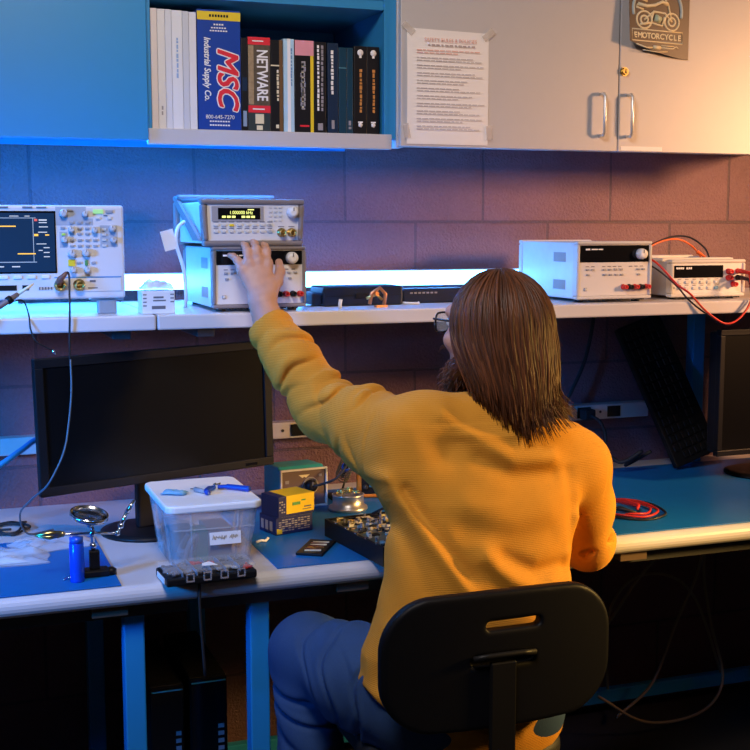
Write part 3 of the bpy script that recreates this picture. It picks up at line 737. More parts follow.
for x0, x1 in ((-40, 14), (19.5, 26)): marks(t, [SB_(x0, x1, 283, 288)], 'port_recess', M['black'], -.0012)
marks(t, [SB_(-3, 8, 209.5, 211), SB_(22, 32, 209.5, 211), SB_(36, 46, 209.6, 210.8), SB_(88, 94, 279, 281), SB_(86, 96, 286, 287), SB_(66, 73, 213, 214), SB_(104, 108, 217, 218)]+[SB_(36+3*i, 37.5+3*i, 285, 287.5) for i in range(5)], 'printed_marks', inkm, -.0026)

# ---- bench multimeter
w, h, d = .226, .103, .27
t = thing('bench_multimeter', 'pale bench multimeter with leads plugged in at the right end of the shelf', 'multimeter', (1.9195, 2.70, ST), -.02); DM = t
MB().bb(-w/2+.008, w/2-.008, .018, d-.012, .009, h-.005, .003).build('case', mat('case_blue_grey', (.42, .43, .47), .45), t)
k = MB(); k.frame(w, h-.006, .0095, .026, .006+(h-.006)/2, bev=.004); k.build('front_bumper', beige, t)
k = MB(); k.frame(w, h+.0, .012, .026, .006+(h)/2, Matrix.Translation((0, d-.028, 0)), bev=.004); k.build('rear_bumper', beige, t)
k = MB(); k.bb(-w/2+.01, w/2-.01, .05, .066, h-.004, h+.004, .002); [k.bb(sx*(w/2-.009)-.005, sx*(w/2-.009)+.005, .05, d-.02, h-.006, h+.003, .002) for sx in (-1, 1)]; k.build('carry_handle', beige, t)
MB().bb(-w/2+.008, w/2-.008, .004, .02, .014, h-.008).build('front_panel', panel, t)
MB().bb(-w/2+.01, w*.2, .0025, .0045, .056, .088, .001).build('display_window', M['gloss'], t)
marks(t, [(-w*.42+.006*i, .081, .0045, .005) for i in range(4)]+[(-w*.42+.030+.006*i, .081, .004, .005) for i in range(3)], 'panel_lettering', M['paper'], .0014)
for r in range(2):
    for i in range(6): button(t, -w*.38+.0222*i, .045-.0155*r, .0125, .0085, btnl if not (r == 1 and i == 5) else mat('blue_key', (.2, .4, .6), .5), .004)
button(t, -w*.455, .031, .006, .006, btn, .004, name='power_button')
marks(t, [(-w*.38+.0222*i, .0525-.0155*r, .010, .0013) for r in range(2) for i in range(6)], y=.0028)
for x, z, mm_ in ((.27, .072, M['red']), (.27, .055, M['red']), (.40, .072, M['red']), (.40, .055, M['black']), (.34, .038, M['red'])): post(t, w*x, z, mm_, .004, .0062)
k = MB(); [k.bb(-w/2+.014+.0135*j, -w/2+.022+.0135*j, .003, .02, .003, .009) for j in range(15)]; k.build('base_ribs', M['rubber'], t)
feet(t, w, d, .009)

# ---- test leads on the multimeter: red and black, looping over the shelf edge
wr = lambda x, z, y=2.70: (1.9195+w*x, y, ST+z)
def lead(name, label, pts, m, r=.0026, plugs=(), group=None):
    t = thing(name, label, 'test lead', pts[0], 0, group); o = Vector(pts[0])
    MB().tube([Vector(p)-o for p in smooth_curve(pts, 10)], r, 8).build('wire', m, t)
    for a, b_ in plugs: 
        k = MB(); a = Vector(a)-o; b_ = Vector(b_)-o; k.cyl(a, b_, .0058, .0045, 12); k.cyl(b_, b_+(b_-a).normalized()*.012, .0035, .0028, 10); k.build('plug', m, t)
    return t
redw = mat('red_wire', (.6, .03, .02), .4); blkw = mat('black_wire', (.02, .015, .018), .45)
p = wr(.40, .072, 2.685)
lead('test_lead', 'red test lead hanging in a loop over the shelf edge from the multimeter', [(p[0], 2.655, p[2]-.004), (p[0]-.006, 2.640, p[2]-.02), (p[0]-.018, 2.618, p[2]-.07), (p[0]-.06, 2.605, p[2]-.115), (p[0]-.105, 2.604, p[2]-.128), (p[0]-.155, 2.612, p[2]-.098), (p[0]-.2, 2.622, p[2]-.052), (1.785, 2.645, 1.322), (1.752, 2.69, 1.375), (1.745, 2.78, 1.40)], redw, .0028, (((p[0], 2.684, p[2]), (p[0]-.001, 2.655, p[2]-.003)),), 'leads on the multimeter')
p = wr(.40, .055, 2.685)
lead('test_lead', 'black test lead running down beside the red loop from the multimeter', [(p[0], 2.655, p[2]-.004), (p[0]-.004, 2.642, p[2]-.02), (p[0]-.016, 2.622, p[2]-.06), (p[0]-.054, 2.610, p[2]-.096), (p[0]-.1, 2.61, p[2]-.116), (p[0]-.15, 2.618, p[2]-.088), (p[0]-.2, 2.628, p[2]-.05), (1.787, 2.65, 1.318), (1.757, 2.7, 1.36), (1.75, 2.80, 1.385)], blkw, .0024, (((p[0], 2.684, p[2]), (p[0]-.001, 2.655, p[2]-.003)),), 'leads on the multimeter')
lead('test_lead', 'red and orange lead arching over the top of the multimeter', [(1.742, 2.80, 1.395), (1.80, 2.83, 1.402), (1.86, 2.84, 1.425), (1.92, 2.85, 1.432), (1.965, 2.85, 1.415), (1.985, 2.83, 1.384)], mat('orange_red_wire', (.7, .12, .02), .4), .0028, ((( 1.975, 2.835, 1.398), (1.9865, 2.83, 1.390)),), 'leads on the multimeter')
lead('test_lead', 'black lead arching over the top of the multimeter', [(1.743, 2.84, 1.39), (1.83, 2.87, 1.408), (1.91, 2.87, 1.437), (1.965, 2.86, 1.437), (2.0, 2.84, 1.41), (2.004, 2.82, 1.384)], blkw, .0026, (), 'leads on the multimeter')
MT = DT+.0031       # top of the bench mats
# ------------------------------------------------------------------ things on the shelf
t = thing('parts_box', 'small white printed parts box with crumpled plastic on top, left of the hand', 'box', (.478, 2.662, ST), .03)
MB().bb(-.036, .036, 0, .05, 0, .05, .002).build('box', M['white'], t)
marks(t, [(-.0, .036, .022, .004), (.002, .029, .028, .003), (0, .014, .03, .007), (-.03, .042, .008, .0025), (-.03, .034, .008, .0025), (-.03, .026, .008, .0025), (-.03, .018, .008, .0025), (.03, .042, .008, .0025), (.03, .034, .008, .0025), (.03, .026, .008, .0025)], 'printed_marks', inkm, -.0006)
def crumple(name, label, cat, nx, ny, sx, sy, loc, rz, m, amp=.012, seed=1, base=.003, parent=None, fall=True):
    r = np.random.default_rng(seed); u, v = np.meshgrid(np.linspace(-1, 1, nx), np.linspace(-1, 1, ny), indexing='ij')
    h = np.zeros_like(u)
    for k in range(14):
        a = r.uniform(0, 6.28); f = r.uniform(1.5, 7); h += np.abs(np.sin(f*(u*math.cos(a)+v*math.sin(a))+r.uniform(0, 6.28)))/f**.7
    h = (h-h.min())/(h.max()-h.min()); e = np.clip((1-np.maximum(np.abs(u), np.abs(v)))*3, 0, 1) if fall else 1
    z = base+amp*h*e; w = .05*np.sin(3*v+1)*(1-.0); 
    vs = []; fs = []
    for s_ in (0, 1):
        for i in range(nx):
            for j in range(ny): vs.append((sx*(u[i, j]+.06*math.sin(5*v[i, j]+seed)), sy*(v[i, j]+.06*math.sin(4*u[i, j]+seed)), base*.15 if s_ else z[i, j]))
    q = nx*ny
    for i in range(nx-1):
        for j in range(ny-1):
            a = i*ny+j; fs.append([a, a+ny, a+ny+1, a+1]); a += q; fs.append([a, a+1, a+ny+1, a+ny])
    o = MB()._add(vs, fs, True).build(name, m, parent, loc)
    o.rotation_euler = (0, 0, rz)
    if parent is None: tag(o, label, cat)
    return o
clear = mat('clear_plastic_film', (.85, .87, .9), .16, alpha=.42, nvar=.05, spec=.8)
crumple('crumpled_plastic', '', '', 26, 20, .034, .024, (0, .025, .05), .1, mat('frosted_film', (.75, .78, .82), .25, alpha=.8), .026, 5, .003, t)
t = thing('tagged_cable', 'white cable standing up with a pale paper flag, beside the power supply', 'cable', (.556, 2.80, ST))
MB().tube(smooth_curve([(.012, .02, .003), (.010, 0, .03), (.004, -.01, .09), (-.012, -.01, .15), (-.006, -.0, .185), (.012, .01, .2)], 6), .0042, 8).build('cable', M['white'], t)
k = MB(); k.box((-.029, -.012, .158), (.03, .0015, .046), rot=Matrix.Rotation(-.25, 4, 'Y')); k.build('flag', M['paper'], t)
t = thing('instrument_case', 'long black closed case lying on the shelf behind the copper clamp', 'case', (.985, 2.76, ST), .03)
casem = mat('blue_black_case', (.006, .012, .032), .4)
MB().bb(-.10, .105, 0, .10, 0, .047, .006, 3).build('case_body', casem, t); MB().bb(-.095, .10, -.001, .0, .024, .0255).build('lid_seam', M['black'], t); MB().bb(-.125, -.1, .01, .09, .004, .032, .004).build('end_cap', casem, t); MB().bb(-.02, .012, -.004, 0, .018, .030, .001).build('latch', M['black'], t)
t = thing('power_adapter', 'black bar-shaped power adapter with small pale lettering right of the case', 'adapter', (1.185, 2.80, ST), .03)
MB().bb(-.085, .09, 0, .06, 0, .036, .006, 3).build('body', casem, t); marks(t, [(-.06+.011*i, .026, .007, .004) for i in range(7)], 'pale_lettering', M['greyink'], -.0006); MB().tube(smooth_curve([(-.088, .03, .015), (-.105, .01, .006), (-.09, -.025, .004), (-.06, -.035, .003), (-.05, -.02, .0035)], 6), .003, 8).build('cord', M['white'], t)
cop = mat('copper_metal', (.7, .3, .14), .35, .8)
t = thing('copper_clamp', 'small copper spring clamp on the shelf in front of the black case', 'clamp', (1.0, 2.70, ST), .2)
k = MB(); k.tube([(-.022, 0, .008), (-.016, 0, .034), (.006, 0, .046), (.022, 0, .030), (.018, 0, .006)], .0045, 8); k.build('jaw', cop, t)
k = MB(); k.tube([(-.03, 0, .022), (-.004, 0, .030), (.012, 0, .018)], .0035, 8); k.build('lever', M['brass'], t); k = MB(); k.cyl((-.004, -.006, .032), (-.004, .006, .032), .005); k.bb(-.006, .024, -.006, .006, 0, .005); k.build('spring_pin', cop, t)
def bits(name, label, cat, loc, pts, m, r=.0035): 
    o = MB().tube(pts, r, 8).build(name, m); o.location = loc; return tag(o, label, cat)
bits('cable_end', 'short white plug end standing on the shelf right of the power supply', 'plug', (.90, 2.68, ST), [(0, 0, 0), (0, 0, .012), (.002, 0, .022)], M['white'], .0045)
bits('white_cable', 'white cable curl on the shelf beside the hair', 'cable', (1.30, 2.77, ST), smooth_curve([(-.03, .02, .004), (-.01, -.03, .004), (.02, -.02, .012), (.03, .02, .02), (.06, .05, .008), (.1, .06, .004)]), M['white'], .004)
t = thing('paper_packet', 'pale paper packet on the shelf behind the hair', 'packet', (1.385, 2.85, ST), .2); MB().bb(-.06, .06, -.04, .04, 0, .02, .004).build('packet', M['paper'], t); MB().bb(-.06, .06, -.0415, -.0401, .009, .0115).build('fold_line', M['greyink'], t)
# oscilloscope probe lying toward the front with its thin cable
t = thing('oscilloscope_probe', 'grey oscilloscope probe lying across the shelf edge at the far left', 'probe', (.14, 2.615, ST)); pr = mat('probe_grey', (.2, .17, .18), .4)
MB().tube([(-.06, -.02, -.012), (-.02, -.004, .012), (.02, .010, .036), (.042, .018, .050)], [.006, .0065, .006, .005], 10).build('handle', pr, t); MB().tube([(.02, .0095, .036), (.028, .0125, .041)], .0085, 10).build('finger_guard', M['black'], t); MB().tube([(.042, .018, .050), (.066, .026, .065), (.076, .029, .071)], [.004, .003, .0015], 8).build('tip', M['cream'], t)
MB().tube(smooth_curve([(.03, .012, .036), (.052, .018, .036), (.062, .016, .008), (.064, .006, -.02), (.072, -.003, -.045), (.09, -.006, -.058), (.105, -.008, -.066)], 8), .0016, 6).build('ground_lead', M['black'], t); MB().tube([(.105, -.008, -.066), (.112, -.009, -.074)], .003, 8).build('ground_clip', M['chrome'], t)
t = thing('probe_cable', 'thin dark probe cable dropping from the oscilloscope input over the shelf edge', 'cable', (.289, 2.675, ST))
MB().tube(smooth_curve([(-.018, .0, .075), (-.004, -.005, .092), (0, -.02, .085), (-.002, -.035, .05), (-.004, -.05, .012), (-.006, -.052, -.03), (-.006, -.04, -.09)], 8), .0022, 8).build('cable', M['rubber'], t); MB().tube([(-.018, .008, .071), (-.017, -.006, .078), (-.004, -.012, .092)], [.008, .007, .004], 10).build('plug', mat('probe_plug_brown', (.2, .09, .06), .4), t)

# ------------------------------------------------------------------ monitors
def monitor(label, loc, w, h, rz, roll, stand, zc, bz=.02, th=.045):
    t = thing('computer_monitor', label, 'monitor', loc, rz); R = Matrix.Translation((0, 0, zc)) @ Matrix.Rotation(roll, 4, 'Y')
    MB().at(R).frame(w, h, bz, .02, 0, bev=.002).build('bezel', M['black'], t)
    MB().at(R).bb(-w/2+bz-.001, w/2-bz+.001, .004, .012, -h/2+bz-.001, h/2-bz+.001).build('screen', M['screen'], t)
    k = MB().at(R); k.bb(-w/2+.006, w/2-.006, .02, th, -h/2+.006, h/2-.006, .008); k.bb(-.12, .12, th, th+.03, -.09, .09, .01); k.build('back_shell', M['black'], t)
    s = stand; k = MB(); k.bb(s-.03, s+.03, th+.03, th+.055, .012, zc+.03, .005); k.build('stand_neck', M['black'], t)
    k = MB(); k.lathe([(.11, 0), (.11, .006), (.09, .011), (.03, .013), (.0001, .013)], (s, th+.045, 0), 28); k.build('stand_base', M['black'], t)
    MB().at(R).bb(w/2-.075, w/2-.045, -.001, 0, -h/2+.006, -h/2+.012).build('power_key', M['gloss'], t); return t
monitor('wide black monitor behind the plastic bin and under the left shelf', (.4896, 2.722, DT+.0005), .5653, .2989, .2253, -.0234, 0, 1.0446-DT)
monitor('black monitor at the right edge under the shelf', (2.245, 2.757, MT), .49, .345, .03, 0, 0, 1.018-MT, .016, .06)

# keyboard leaning on the wall
t = thing('keyboard', 'black keyboard leaning upright against the wall under the shelf', 'keyboard', (2.10, 2.985, MT+.001))
R = Matrix.Rotation(-.325, 4, 'Y') @ Matrix.Rotation(-.30, 4, 'X'); Rk = Matrix.Translation((0, 0, .026)) @ R
MB().at(Rk).bb(-.075, .075, -.012, .012, 0, .44, .005).build('case', M['black'], t)
for r in range(6):
    for c_ in range(15): 
        if (r*7+c_*3) % 11: MB().at(Rk).bb(-.062+.0205*r, -.062+.0205*r+.0165, -.018, -.0121, .018+.027*c_, .018+.027*c_+.022, .002, 1).build('key', M['black'], t)

# ------------------------------------------------------------------ plastic bin, tools on its lid, organiser
t = thing('storage_bin', 'translucent plastic bin with white lid and a handwritten label', 'bin', (.543, 2.560, DT+.0005), .0); BIN = t
tub = mat('translucent_plastic', (.78, .80, .84), .28, alpha=.24, nvar=.02)
def tubm(w0, d0, w1, d1, h, th, z0=0):
    v = []
    for (w, d, z) in ((w0, d0, 0), (w1, d1, h), (w1-2*th, d1-2*th, h), (w0-2*th, d0-2*th, th)):
        n = 6; r = .018
        for (cx, cy, a0) in ((1, 1, 0), (-1, 1, 90), (-1, -1, 180), (1, -1, 270)):
            for i in range(n): a = math.radians(a0+90*i/(n-1)); v.append((cx*(w/2-r)+r*math.cos(a), cy*(d/2-r)+r*math.sin(a), z+z0))
    k = 24; f = []
    for L0 in range(3):
        for i in range(k): f.append([L0*k+i, L0*k+(i+1) % k, (L0+1)*k+(i+1) % k, (L0+1)*k+i])
    f.append(list(range(k))[::-1]); f.append(list(range(3*k, 4*k))); return MB()._add(v, f, False)
tubm(.158, .225, .19, .262, .130, .0018).build('tub', tub, t)
rm = mat('milky_plastic', (.8, .82, .85), .35, alpha=.2)
for sx, a, b_ in ((1, -.10, .10), (-1, -.10, .10)):
    for yy in (-.06, 0, .06): MB().tube([(sx*.0805, yy, .008), (sx*.0945, yy*1.06, .124)], .0018, 6).build('rib', rm, t)
for xx in (-.045, .045): MB().tube([(xx, -.1135, .008), (xx*1.1, -.1305, .124)], .0018, 6).build('rib', rm, t)
MB().tube([(-.085, -.1265, .088), (.085, -.1265, .088)], .0016, 6).build('rib', rm, t)
k = MB()
lidp = []
for (cx, cy, a0) in ((1, 1, 0), (-1, 1, 90), (-1, -1, 180), (1, -1, 270)):
    for i in range(7): a = math.radians(a0+15*i); lidp.append((cx*(.102-.022)+.022*math.cos(a), cy*(.136-.022)+.022*math.sin(a)))
k.prism(lidp, .016, Matrix.Translation((0, 0, .125)), bev=.004); k.build('lid', mat('white_lid', (.93, .93, .93), .42, bump=.04, bscale=80), t)
MB().at(Matrix.Translation((.022, -.1262, .066)) @ Matrix.Rotation(-.13, 4, 'X')).box((0, 0, 0), (.066, .0008, .026)).build('paper_label', M['paper'], t)
k = MB().at(Matrix.Translation((.022, -.1268, .068)) @ Matrix.Rotation(-.13, 4, 'X')); r = random.Random(8)
for i in range(9):
    x = -.027+.006*i
    if i == 5: continue
    k.tube([(x, 0, r.uniform(-.005, 0)), (x+.002, 0, r.uniform(.002, .006)), (x+.0035, 0, r.uniform(-.004, .001)), (x+.005, 0, r.uniform(-.002, .005))], .00055, 5)
k.build('handwriting', mat('pen_ink', (.03, .04, .08), .6, nvar=0), t)
def inside(name, label, cat, mb, m): o = mb.build(name, m); return tag(o, label, cat)
bx, by, bz = .543, 2.56, DT+.0025
k = MB(); k.tube(smooth_curve([(bx-.05, by-.07, bz+.012), (bx-.045, by-.085, bz+.045), (bx-.03, by-.085, bz+.065), (bx-.035, by-.06, bz+.03), (bx-.055, by-.03, bz+.02), (bx-.03, by-.01, bz+.05)]), .006, 8); inside('cable_bundle', 'grey cable bundle inside the plastic bin', 'cable', k, mat('grey_cable', (.22, .23, .26), .5))
k = MB(); k.bb(bx-.03, bx+.0, by-.065, by-.02, bz, bz+.07, .004); inside('green_component', 'green component standing inside the plastic bin', 'component', k, mat('green_plastic', (.02, .22, .08), .4))
k = MB(); k.bb(bx+.005, bx+.06, by-.03, by+.06, bz, bz+.062, .004); inside('brown_carton', 'brown cardboard carton inside the plastic bin', 'carton', k, mat('brown_card', (.42, .24, .16), .7))
k = MB(); k.bb(bx-.065, bx-.01, by+.03, by+.09, bz, bz+.05, .004); inside('grey_module', 'dark grey module at the back of the plastic bin', 'module', k, mat('dark_grey_module', (.12, .12, .14), .5))
LZ = DT+.0005+.1412
bluep = mat('blue_grip', (.01, .06, .42), .35); bluel = mat('light_blue_plastic', (.2, .5, .75), .3, alpha=.85)
t = thing('pliers', 'blue-handled pliers open on the white bin lid', 'pliers', (.575, 2.56, LZ), -.3)
MB().tube(smooth_curve([(-.0, 0, .006), (.025, -.004, .007), (.055, -.018, .007), (.075, -.028, .0065)]), [.0045]*8+[.006]*8+[.0062]*8+[.005], 10).build('handle', bluep, t)
MB().tube(smooth_curve([(-.0, 0, .006), (-.012, -.02, .007), (-.016, -.045, .007), (-.012, -.06, .0065)]), [.0045]*8+[.006]*8+[.0062]*8+[.005], 10).build('handle', bluep, t)
k = MB(); k.tube([(0, -.004, .006), (.004, .02, .006), (.006, .042, .005)], [.005, .004, .0018], 8); k.tube([(0, -.004, .006), (-.004, .018, .006), (-.004, .04, .005)], [.005, .004, .0018], 8); k.build('jaw', M['darksteel'], t)
k = MB(); k.cyl((0, 0, 0), (0, 0, .012), .0065, n=14); k.build('pivot', M['chrome'], t)
t = thing('tweezer_tool', 'short clear-handled tool lying on the white bin lid left of the pliers', 'tool', (.538, 2.535, LZ), .3); MB().tube([(-.004, .02, .0055), (0, 0, .0055), (.003, -.03, .005)], [.0055, .005, .004], 10).build('handle', mat('smoky_plastic', (.35, .38, .42), .25), t); MB().tube([(-.004, .02, .0055), (-.007, .036, .004)], [.003, .001], 8).build('tip', M['chrome'], t)
crumple('plastic_packet', 'light blue plastic packet on the left of the white bin lid', 'packet', 16, 12, .026, .014, (.482, 2.545, LZ), -.5, bluel, .009, 9)

t = thing('parts_organizer', 'flat clear-lidded parts organizer with black base in front of the bin', 'organizer', (.514, 2.392, DT+.0005), .05)
MB().bb(-.092, .094, -.048, .05, 0, .017, .004).build('base', M['black'], t)
MB().bb(-.0935, -.0921, -.03, .03, .003, .014).build('end_label', M['paper'], t)
n = 6; cols = [(.12, .12, .14), (.2, .2, .22), (.1, .1, .12), (.25, .24, .25), (.5, .48, .45), (.6, .04, .03)]
k = MB(); [k.bb(-.088+.0295*i+.0295-.0006, -.088+.0295*i+.0295+.0006, -.044, .046, .017, .027) for i in range(5)]; k.bb(-.088, .09, -.001, .001, .017, .027); k.build('dividers', mat('smoky_divider', (.3, .3, .33), .3), t)
for i in range(6):
    for j in range(2):
        r = random.Random(i*2+j); k = MB(); x0 = -.088+.0295*i+.002
        c = cols[(i+2*j) % 6] if not (j == 1 and i == 2) else (.6, .04, .03)
        for q in range(9): k.box((x0+r.uniform(.004, .022), -.04+.046*j+r.uniform(.004, .034), .0195+r.uniform(0, .002)), (r.uniform(.004, .011), r.uniform(.004, .012), .004), .0008, 1, rot=Matrix.Rotation(r.uniform(0, 3), 4, 'Z'))
        o = k.build('small_parts', mat('sorted_parts', c, .4), t); o['kind'] = 'stuff'
MB().bb(-.091, .093, -.047, .049, .0245, .030, .0025).build('lid', mat('clear_lid', (.8, .78, .78), .12, alpha=.13, spec=.8), t)
for i in range(4):
    k = MB(); k.frame(.017, .018, .003, .004, .016, Matrix.Translation((-.045+.035*i, -.0525, 0)), bev=.001); k.build('latch', mat('clear_latch', (.6, .5, .46), .2, alpha=.3), t)
k = MB(); k.prism([(-.02, -.03), (.012, -.034), (.002, -.004), (-.014, -.012)], .0006, Matrix.Translation((.005, .005, .0304))); k.build('white_sticker', M['paper'], t)

# ------------------------------------------------------------------ helping hands with magnifier
t = thing('helping_hands', 'chrome helping-hands clamp stand with round magnifier on the left mat', 'clamp stand', (.300, 2.47, MT)); HZ = -MT
k = MB(); k.bb(-.03, .03, -.018, .018, 0, .014, .003); k.bb(-.008, .012, -.008, .010, .014, .052, .002); k.build('base', M['black'], t)
MB().at(Matrix.Translation((.035, 0, 0))).lathe([(.011, 0), (.011, .01), (.006, .014), (.0001, .014)], n=14).build('clamp_knob', M['black'], t)
MB().tube([(0, 0, .05), (0, 0, .10), (-.004, 0, .108)], .004, 10).build('post', M['chrome'], t)
for x, z in ((0, .062), (0, .088), (-.005, .107)): MB().sphere((x, 0, z), .0075, 14, 8).build('ball_joint', M['chrome'], t)
k = MB(); k.tube([(-.085, -.003, .094), (-.04, -.002, .090), (.0, 0, .0885), (.05, .004, .083)], .0028, 8); k.build('crossbar', M['chrome'], t)
k = MB(); k.sphere((.05, .004, .083), .006, 12, 8); k.tube([(.05, .004, .083), (.058, .008, .096)], .003, 8); k.sphere((.058, .008, .097), .0065, 12, 8); k.tube([(.058, .008, .097), (.071, .012, .122)], .0042, 8); k.tube([(.071, .012, .122), (.088, .016, .146)], [.0055, .003], 8); k.build('right_clip', M['chrome'], t)['label'] = 'crocodile clip raised to the right'
k = MB(); k.sphere((-.06, -.002, .092), .006, 12, 8); k.tube([(-.06, -.002, .092), (-.085, -.004, .096), (-.113, -.006, .094)], [.0055, .006, .002], 8); k.tube([(-.06, -.002, .09), (-.085, -.004, .088), (-.108, -.006, .092)], [.004, .005, .002], 8); k.build('left_clip', M['brass'], t)['label'] = 'brass-coloured clip pointing left'
Ml = Matrix.Translation((-.006, .0, .126)) @ Matrix.Rotation(.16, 4, 'Y') @ Matrix.Rotation(.22, 4, 'X') @ Matrix.Scale(1.12, 4)
k = MB().at(Ml); k.lathe([(.0315, -.0035), (.0345, -.0035), (.0345, .0035), (.0315, .0035), (.0315, -.0035)], n=36); k.build('lens_ring', M['chrome'], t)
k = MB().at(Ml); k.lathe([(.0001, -.008), (.015, -.006), (.031, -.0005), (.031, .0005), (.015, .006), (.0001, .008)], n=32); k.build('lens', mat('lens_glass', (.95, .97, 1), .02, trans=1., nvar=0, ior=1.5), t)
t = thing('blue_tube', 'upright translucent blue tube on the left mat before the helping hands', 'tube', (.264, 2.441, MT))
MB().lathe([(.0001, 0), (.014, 0), (.0145, .002), (.0145, .078), (.012, .08), (.012, .004), (.0001, .003)], n=20).build('body', mat('blue_translucent', (.01, .08, .7), .2, alpha=.9), t); MB().lathe([(.0135, .078), (.0135, .090), (.0001, .091)], n=18).build('cap', mat('blue_cap', (.02, .1, .55), .3), t)
o = MB().tube(smooth_curve([(0, 0, .002), (.012, .006, .005), (.02, -.002, .003), (.026, .004, .002)], 5), .0022, 6).build('wire_clip', M['chrome']); o.location = (.237, 2.45, MT); tag(o, 'tiny shiny wire clip on the mat left of the blue tube', 'clip')
crumple('plastic_bag', 'crumpled clear plastic bag with white contents on the left mat', 'bag', 44, 34, .10, .075, (.125, 2.665, MT), .05, clear, .022, 21)
crumple('plastic_bag', 'flatter clear bag behind the helping hands crossbar', 'bag', 40, 30, .085, .06, (.245, 2.745, MT), .25, clear, .018, 33)
o = crumple('white_cloth', 'folded white cloth under the crumpled clear bag', 'cloth', 26, 20, .075, .045, (.10, 2.645, MT), .15, mat('white_cloth', (.75, .7, .68), .8), .010, 13)
r = random.Random(4); pts = [(.16+.05*math.cos(.9*i)+r.uniform(-.02, .02), 2.93+.05*math.sin(.9*i)+r.uniform(-.02, .02), DT+.004+.002*(i % 4)) for i in range(20)]
tag(MB().tube(smooth_curve(pts, 5), .0028, 7).build('coiled_cable', M['rubber']), 'tangled black cable behind the clear bags at the far left', 'cable')
tag(MB().tube(smooth_curve([(.283, 2.621, 1.19), (.282, 2.615, 1.12), (.272, 2.61, 1.04), (.262, 2.60, 1.0), (.247, 2.60, .965), (.225, 2.61, .925), (.2, 2.68, .885), (.18, 2.78, .83), (.20, 2.85, .768), (.26, 2.875, .766)], 8), .0022, 7).build('hanging_cable', mat('grey_thin_cable', (.10, .13, .16), .45)), 'thin grey cable curving across the left side of the big monitor', 'cable')
tag(MB().tube(smooth_curve([(-.3, 2.92, .7695), (-.2, 2.86, .7695), (-.08, 2.82, .80), (.05, 2.86, .875), (.148, 2.9, .922), (.20, 2.95, .945), (.242, 3.0, .96), (.30, 3.05, .95)], 8), .007, 8).build('thick_cable', M['steel']), 'thick grey cable rising across the wall raceway at the far left', 'cable')

# ------------------------------------------------------------------ soldering station and neighbours
tealp = mat('teal_plastic', (.05, .42, .42), .4); brownp = mat('grey_brown_panel', (.16, .11, .10), .45)
t = thing('soldering_station', 'teal soldering station with brown sloped front panel', 'soldering station', (.876, 2.905, MT), .10); SS = t
k = MB(); k.prism([(0, 0), (.115, 0), (.115, .098), (.02, .104), (.0, .094)], .124, Matrix.Translation((-.062, 0, 0)) @ Matrix(((0, 0, 1, 0), (1, 0, 0, 0), (0, 1, 0, 0), (0, 0, 0, 1))), bev=.004); k.build('case', tealp, t)
k = MB(); k.frame(.128, .1, .005, .008, .05, Matrix.Translation((0, -.0085, 0)), bev=.0015); k.build('panel_frame', mat('pale_frame', (.7, .68, .62), .4), t)
MB().bb(-.06, .06, -.004, .001, .005, .096).build('front_panel', brownp, t)
knob(t, .018, .055, .015, .016, M['black'], -.004); k = MB(); k.lathe([(.0185, 0), (.022, 0), (.022, .0006), (.0185, .0006), (.0185, 0)], (0, 0, 0), 24, Matrix.Translation((.018, -.0045, .055)) @ FR); k.build('dial_ring', M['greyink'], t)
k = MB(); k.prism([(-.014, .084), (.016, .084), (.006, .076), (.001, .079), (-.004, .076)], .0006, Matrix.Translation((0, -.0041, 0)) @ FR @ Matrix.Identity(4)); k.build('emblem', M['cream'], t)
marks(t, [(-.035, .038, .026, .006), (-.035, .03, .02, .003), (.02, .022, .018, .004), (.045, .08, .008, .006), (-.045, .068, .01, .008)], 'printed_marks', M['greyink'], -.0048)
t = thing('tip_cleaner', 'round steel tip cleaner tin filled with brass wool', 'tin', (.975, 2.845, MT))
MB().lathe([(.0001, 0), (.047, 0), (.049, .003), (.048, .009), (.039, .013), (.039, .036), (.041, .039), (.037, .041), (.035, .032), (.0001, .03)], n=32).build('tin', mat('brushed_steel', (.7, .68, .66), .34, .9), t)
k = MB(); r = random.Random(2)
for i in range(46):
    a = r.uniform(0, 6.28); q = r.uniform(0, .028); c = (q*math.cos(a), q*math.sin(a), .040+.014*(1-(q/.03)**2)*r.uniform(.4, 1)); R2 = r.uniform(.004, .009); ph = r.uniform(0, 6.28); tl = r.uniform(-1, 1)
    k.tube([(c[0]+R2*math.cos(ph+j*.8), c[1]+R2*math.sin(ph+j*.8), c[2]+tl*R2*.5*math.sin(ph+j*.8)) for j in range(6)], .0011, 5)
o = k.build('brass_wool', M['brass'], t); o['kind'] = 'stuff'
t = thing('soldering_iron_stand', 'coiled wire soldering iron holder behind the tip cleaner', 'iron stand', (1.0, 2.945, MT))
MB().bb(-.035, .035, -.03, .05, 0, .012, .003).build('base', M['black'], t)
k = MB(); k.tube([(.0+.017*math.cos(i*.5), .02+.012*math.sin(i*.5)-.0006*i, .058+.017*math.sin(i*.5)+.0006*i) for i in range(80)], .0016, 6); k.tube([(0, .03, .01), (0.012, .02, .06)], .003, 8); k.build('coil', M['darksteel'], t)
t = thing('soldering_iron', 'black soldering iron resting in the wire coil with its cord', 'soldering iron', (1.0, 2.965, MT))
MB().tube([(.0, -.0, .058), (-.004, -.035, .085), (-.01, -.075, .112)], [.004, .007, .009], 10).build('handle', M['black'], t); MB().tube([(-.005, -.044, .09), (-.006, -.05, .0945)], .0115, 12).build('grip_ring', bluep, t)
MB().tube(smooth_curve([(-.01, -.075, .112), (-.025, -.095, .100), (-.05, -.10, .076), (-.078, -.085, .062), (-.101, -.078, .056)], 8), .0032, 8).build('cord', M['rubber'], t)
t = thing('multimeter', 'orange and black handheld meter behind the tip cleaner beside the shirt', 'multimeter', (1.074, 2.94, MT), -.3)
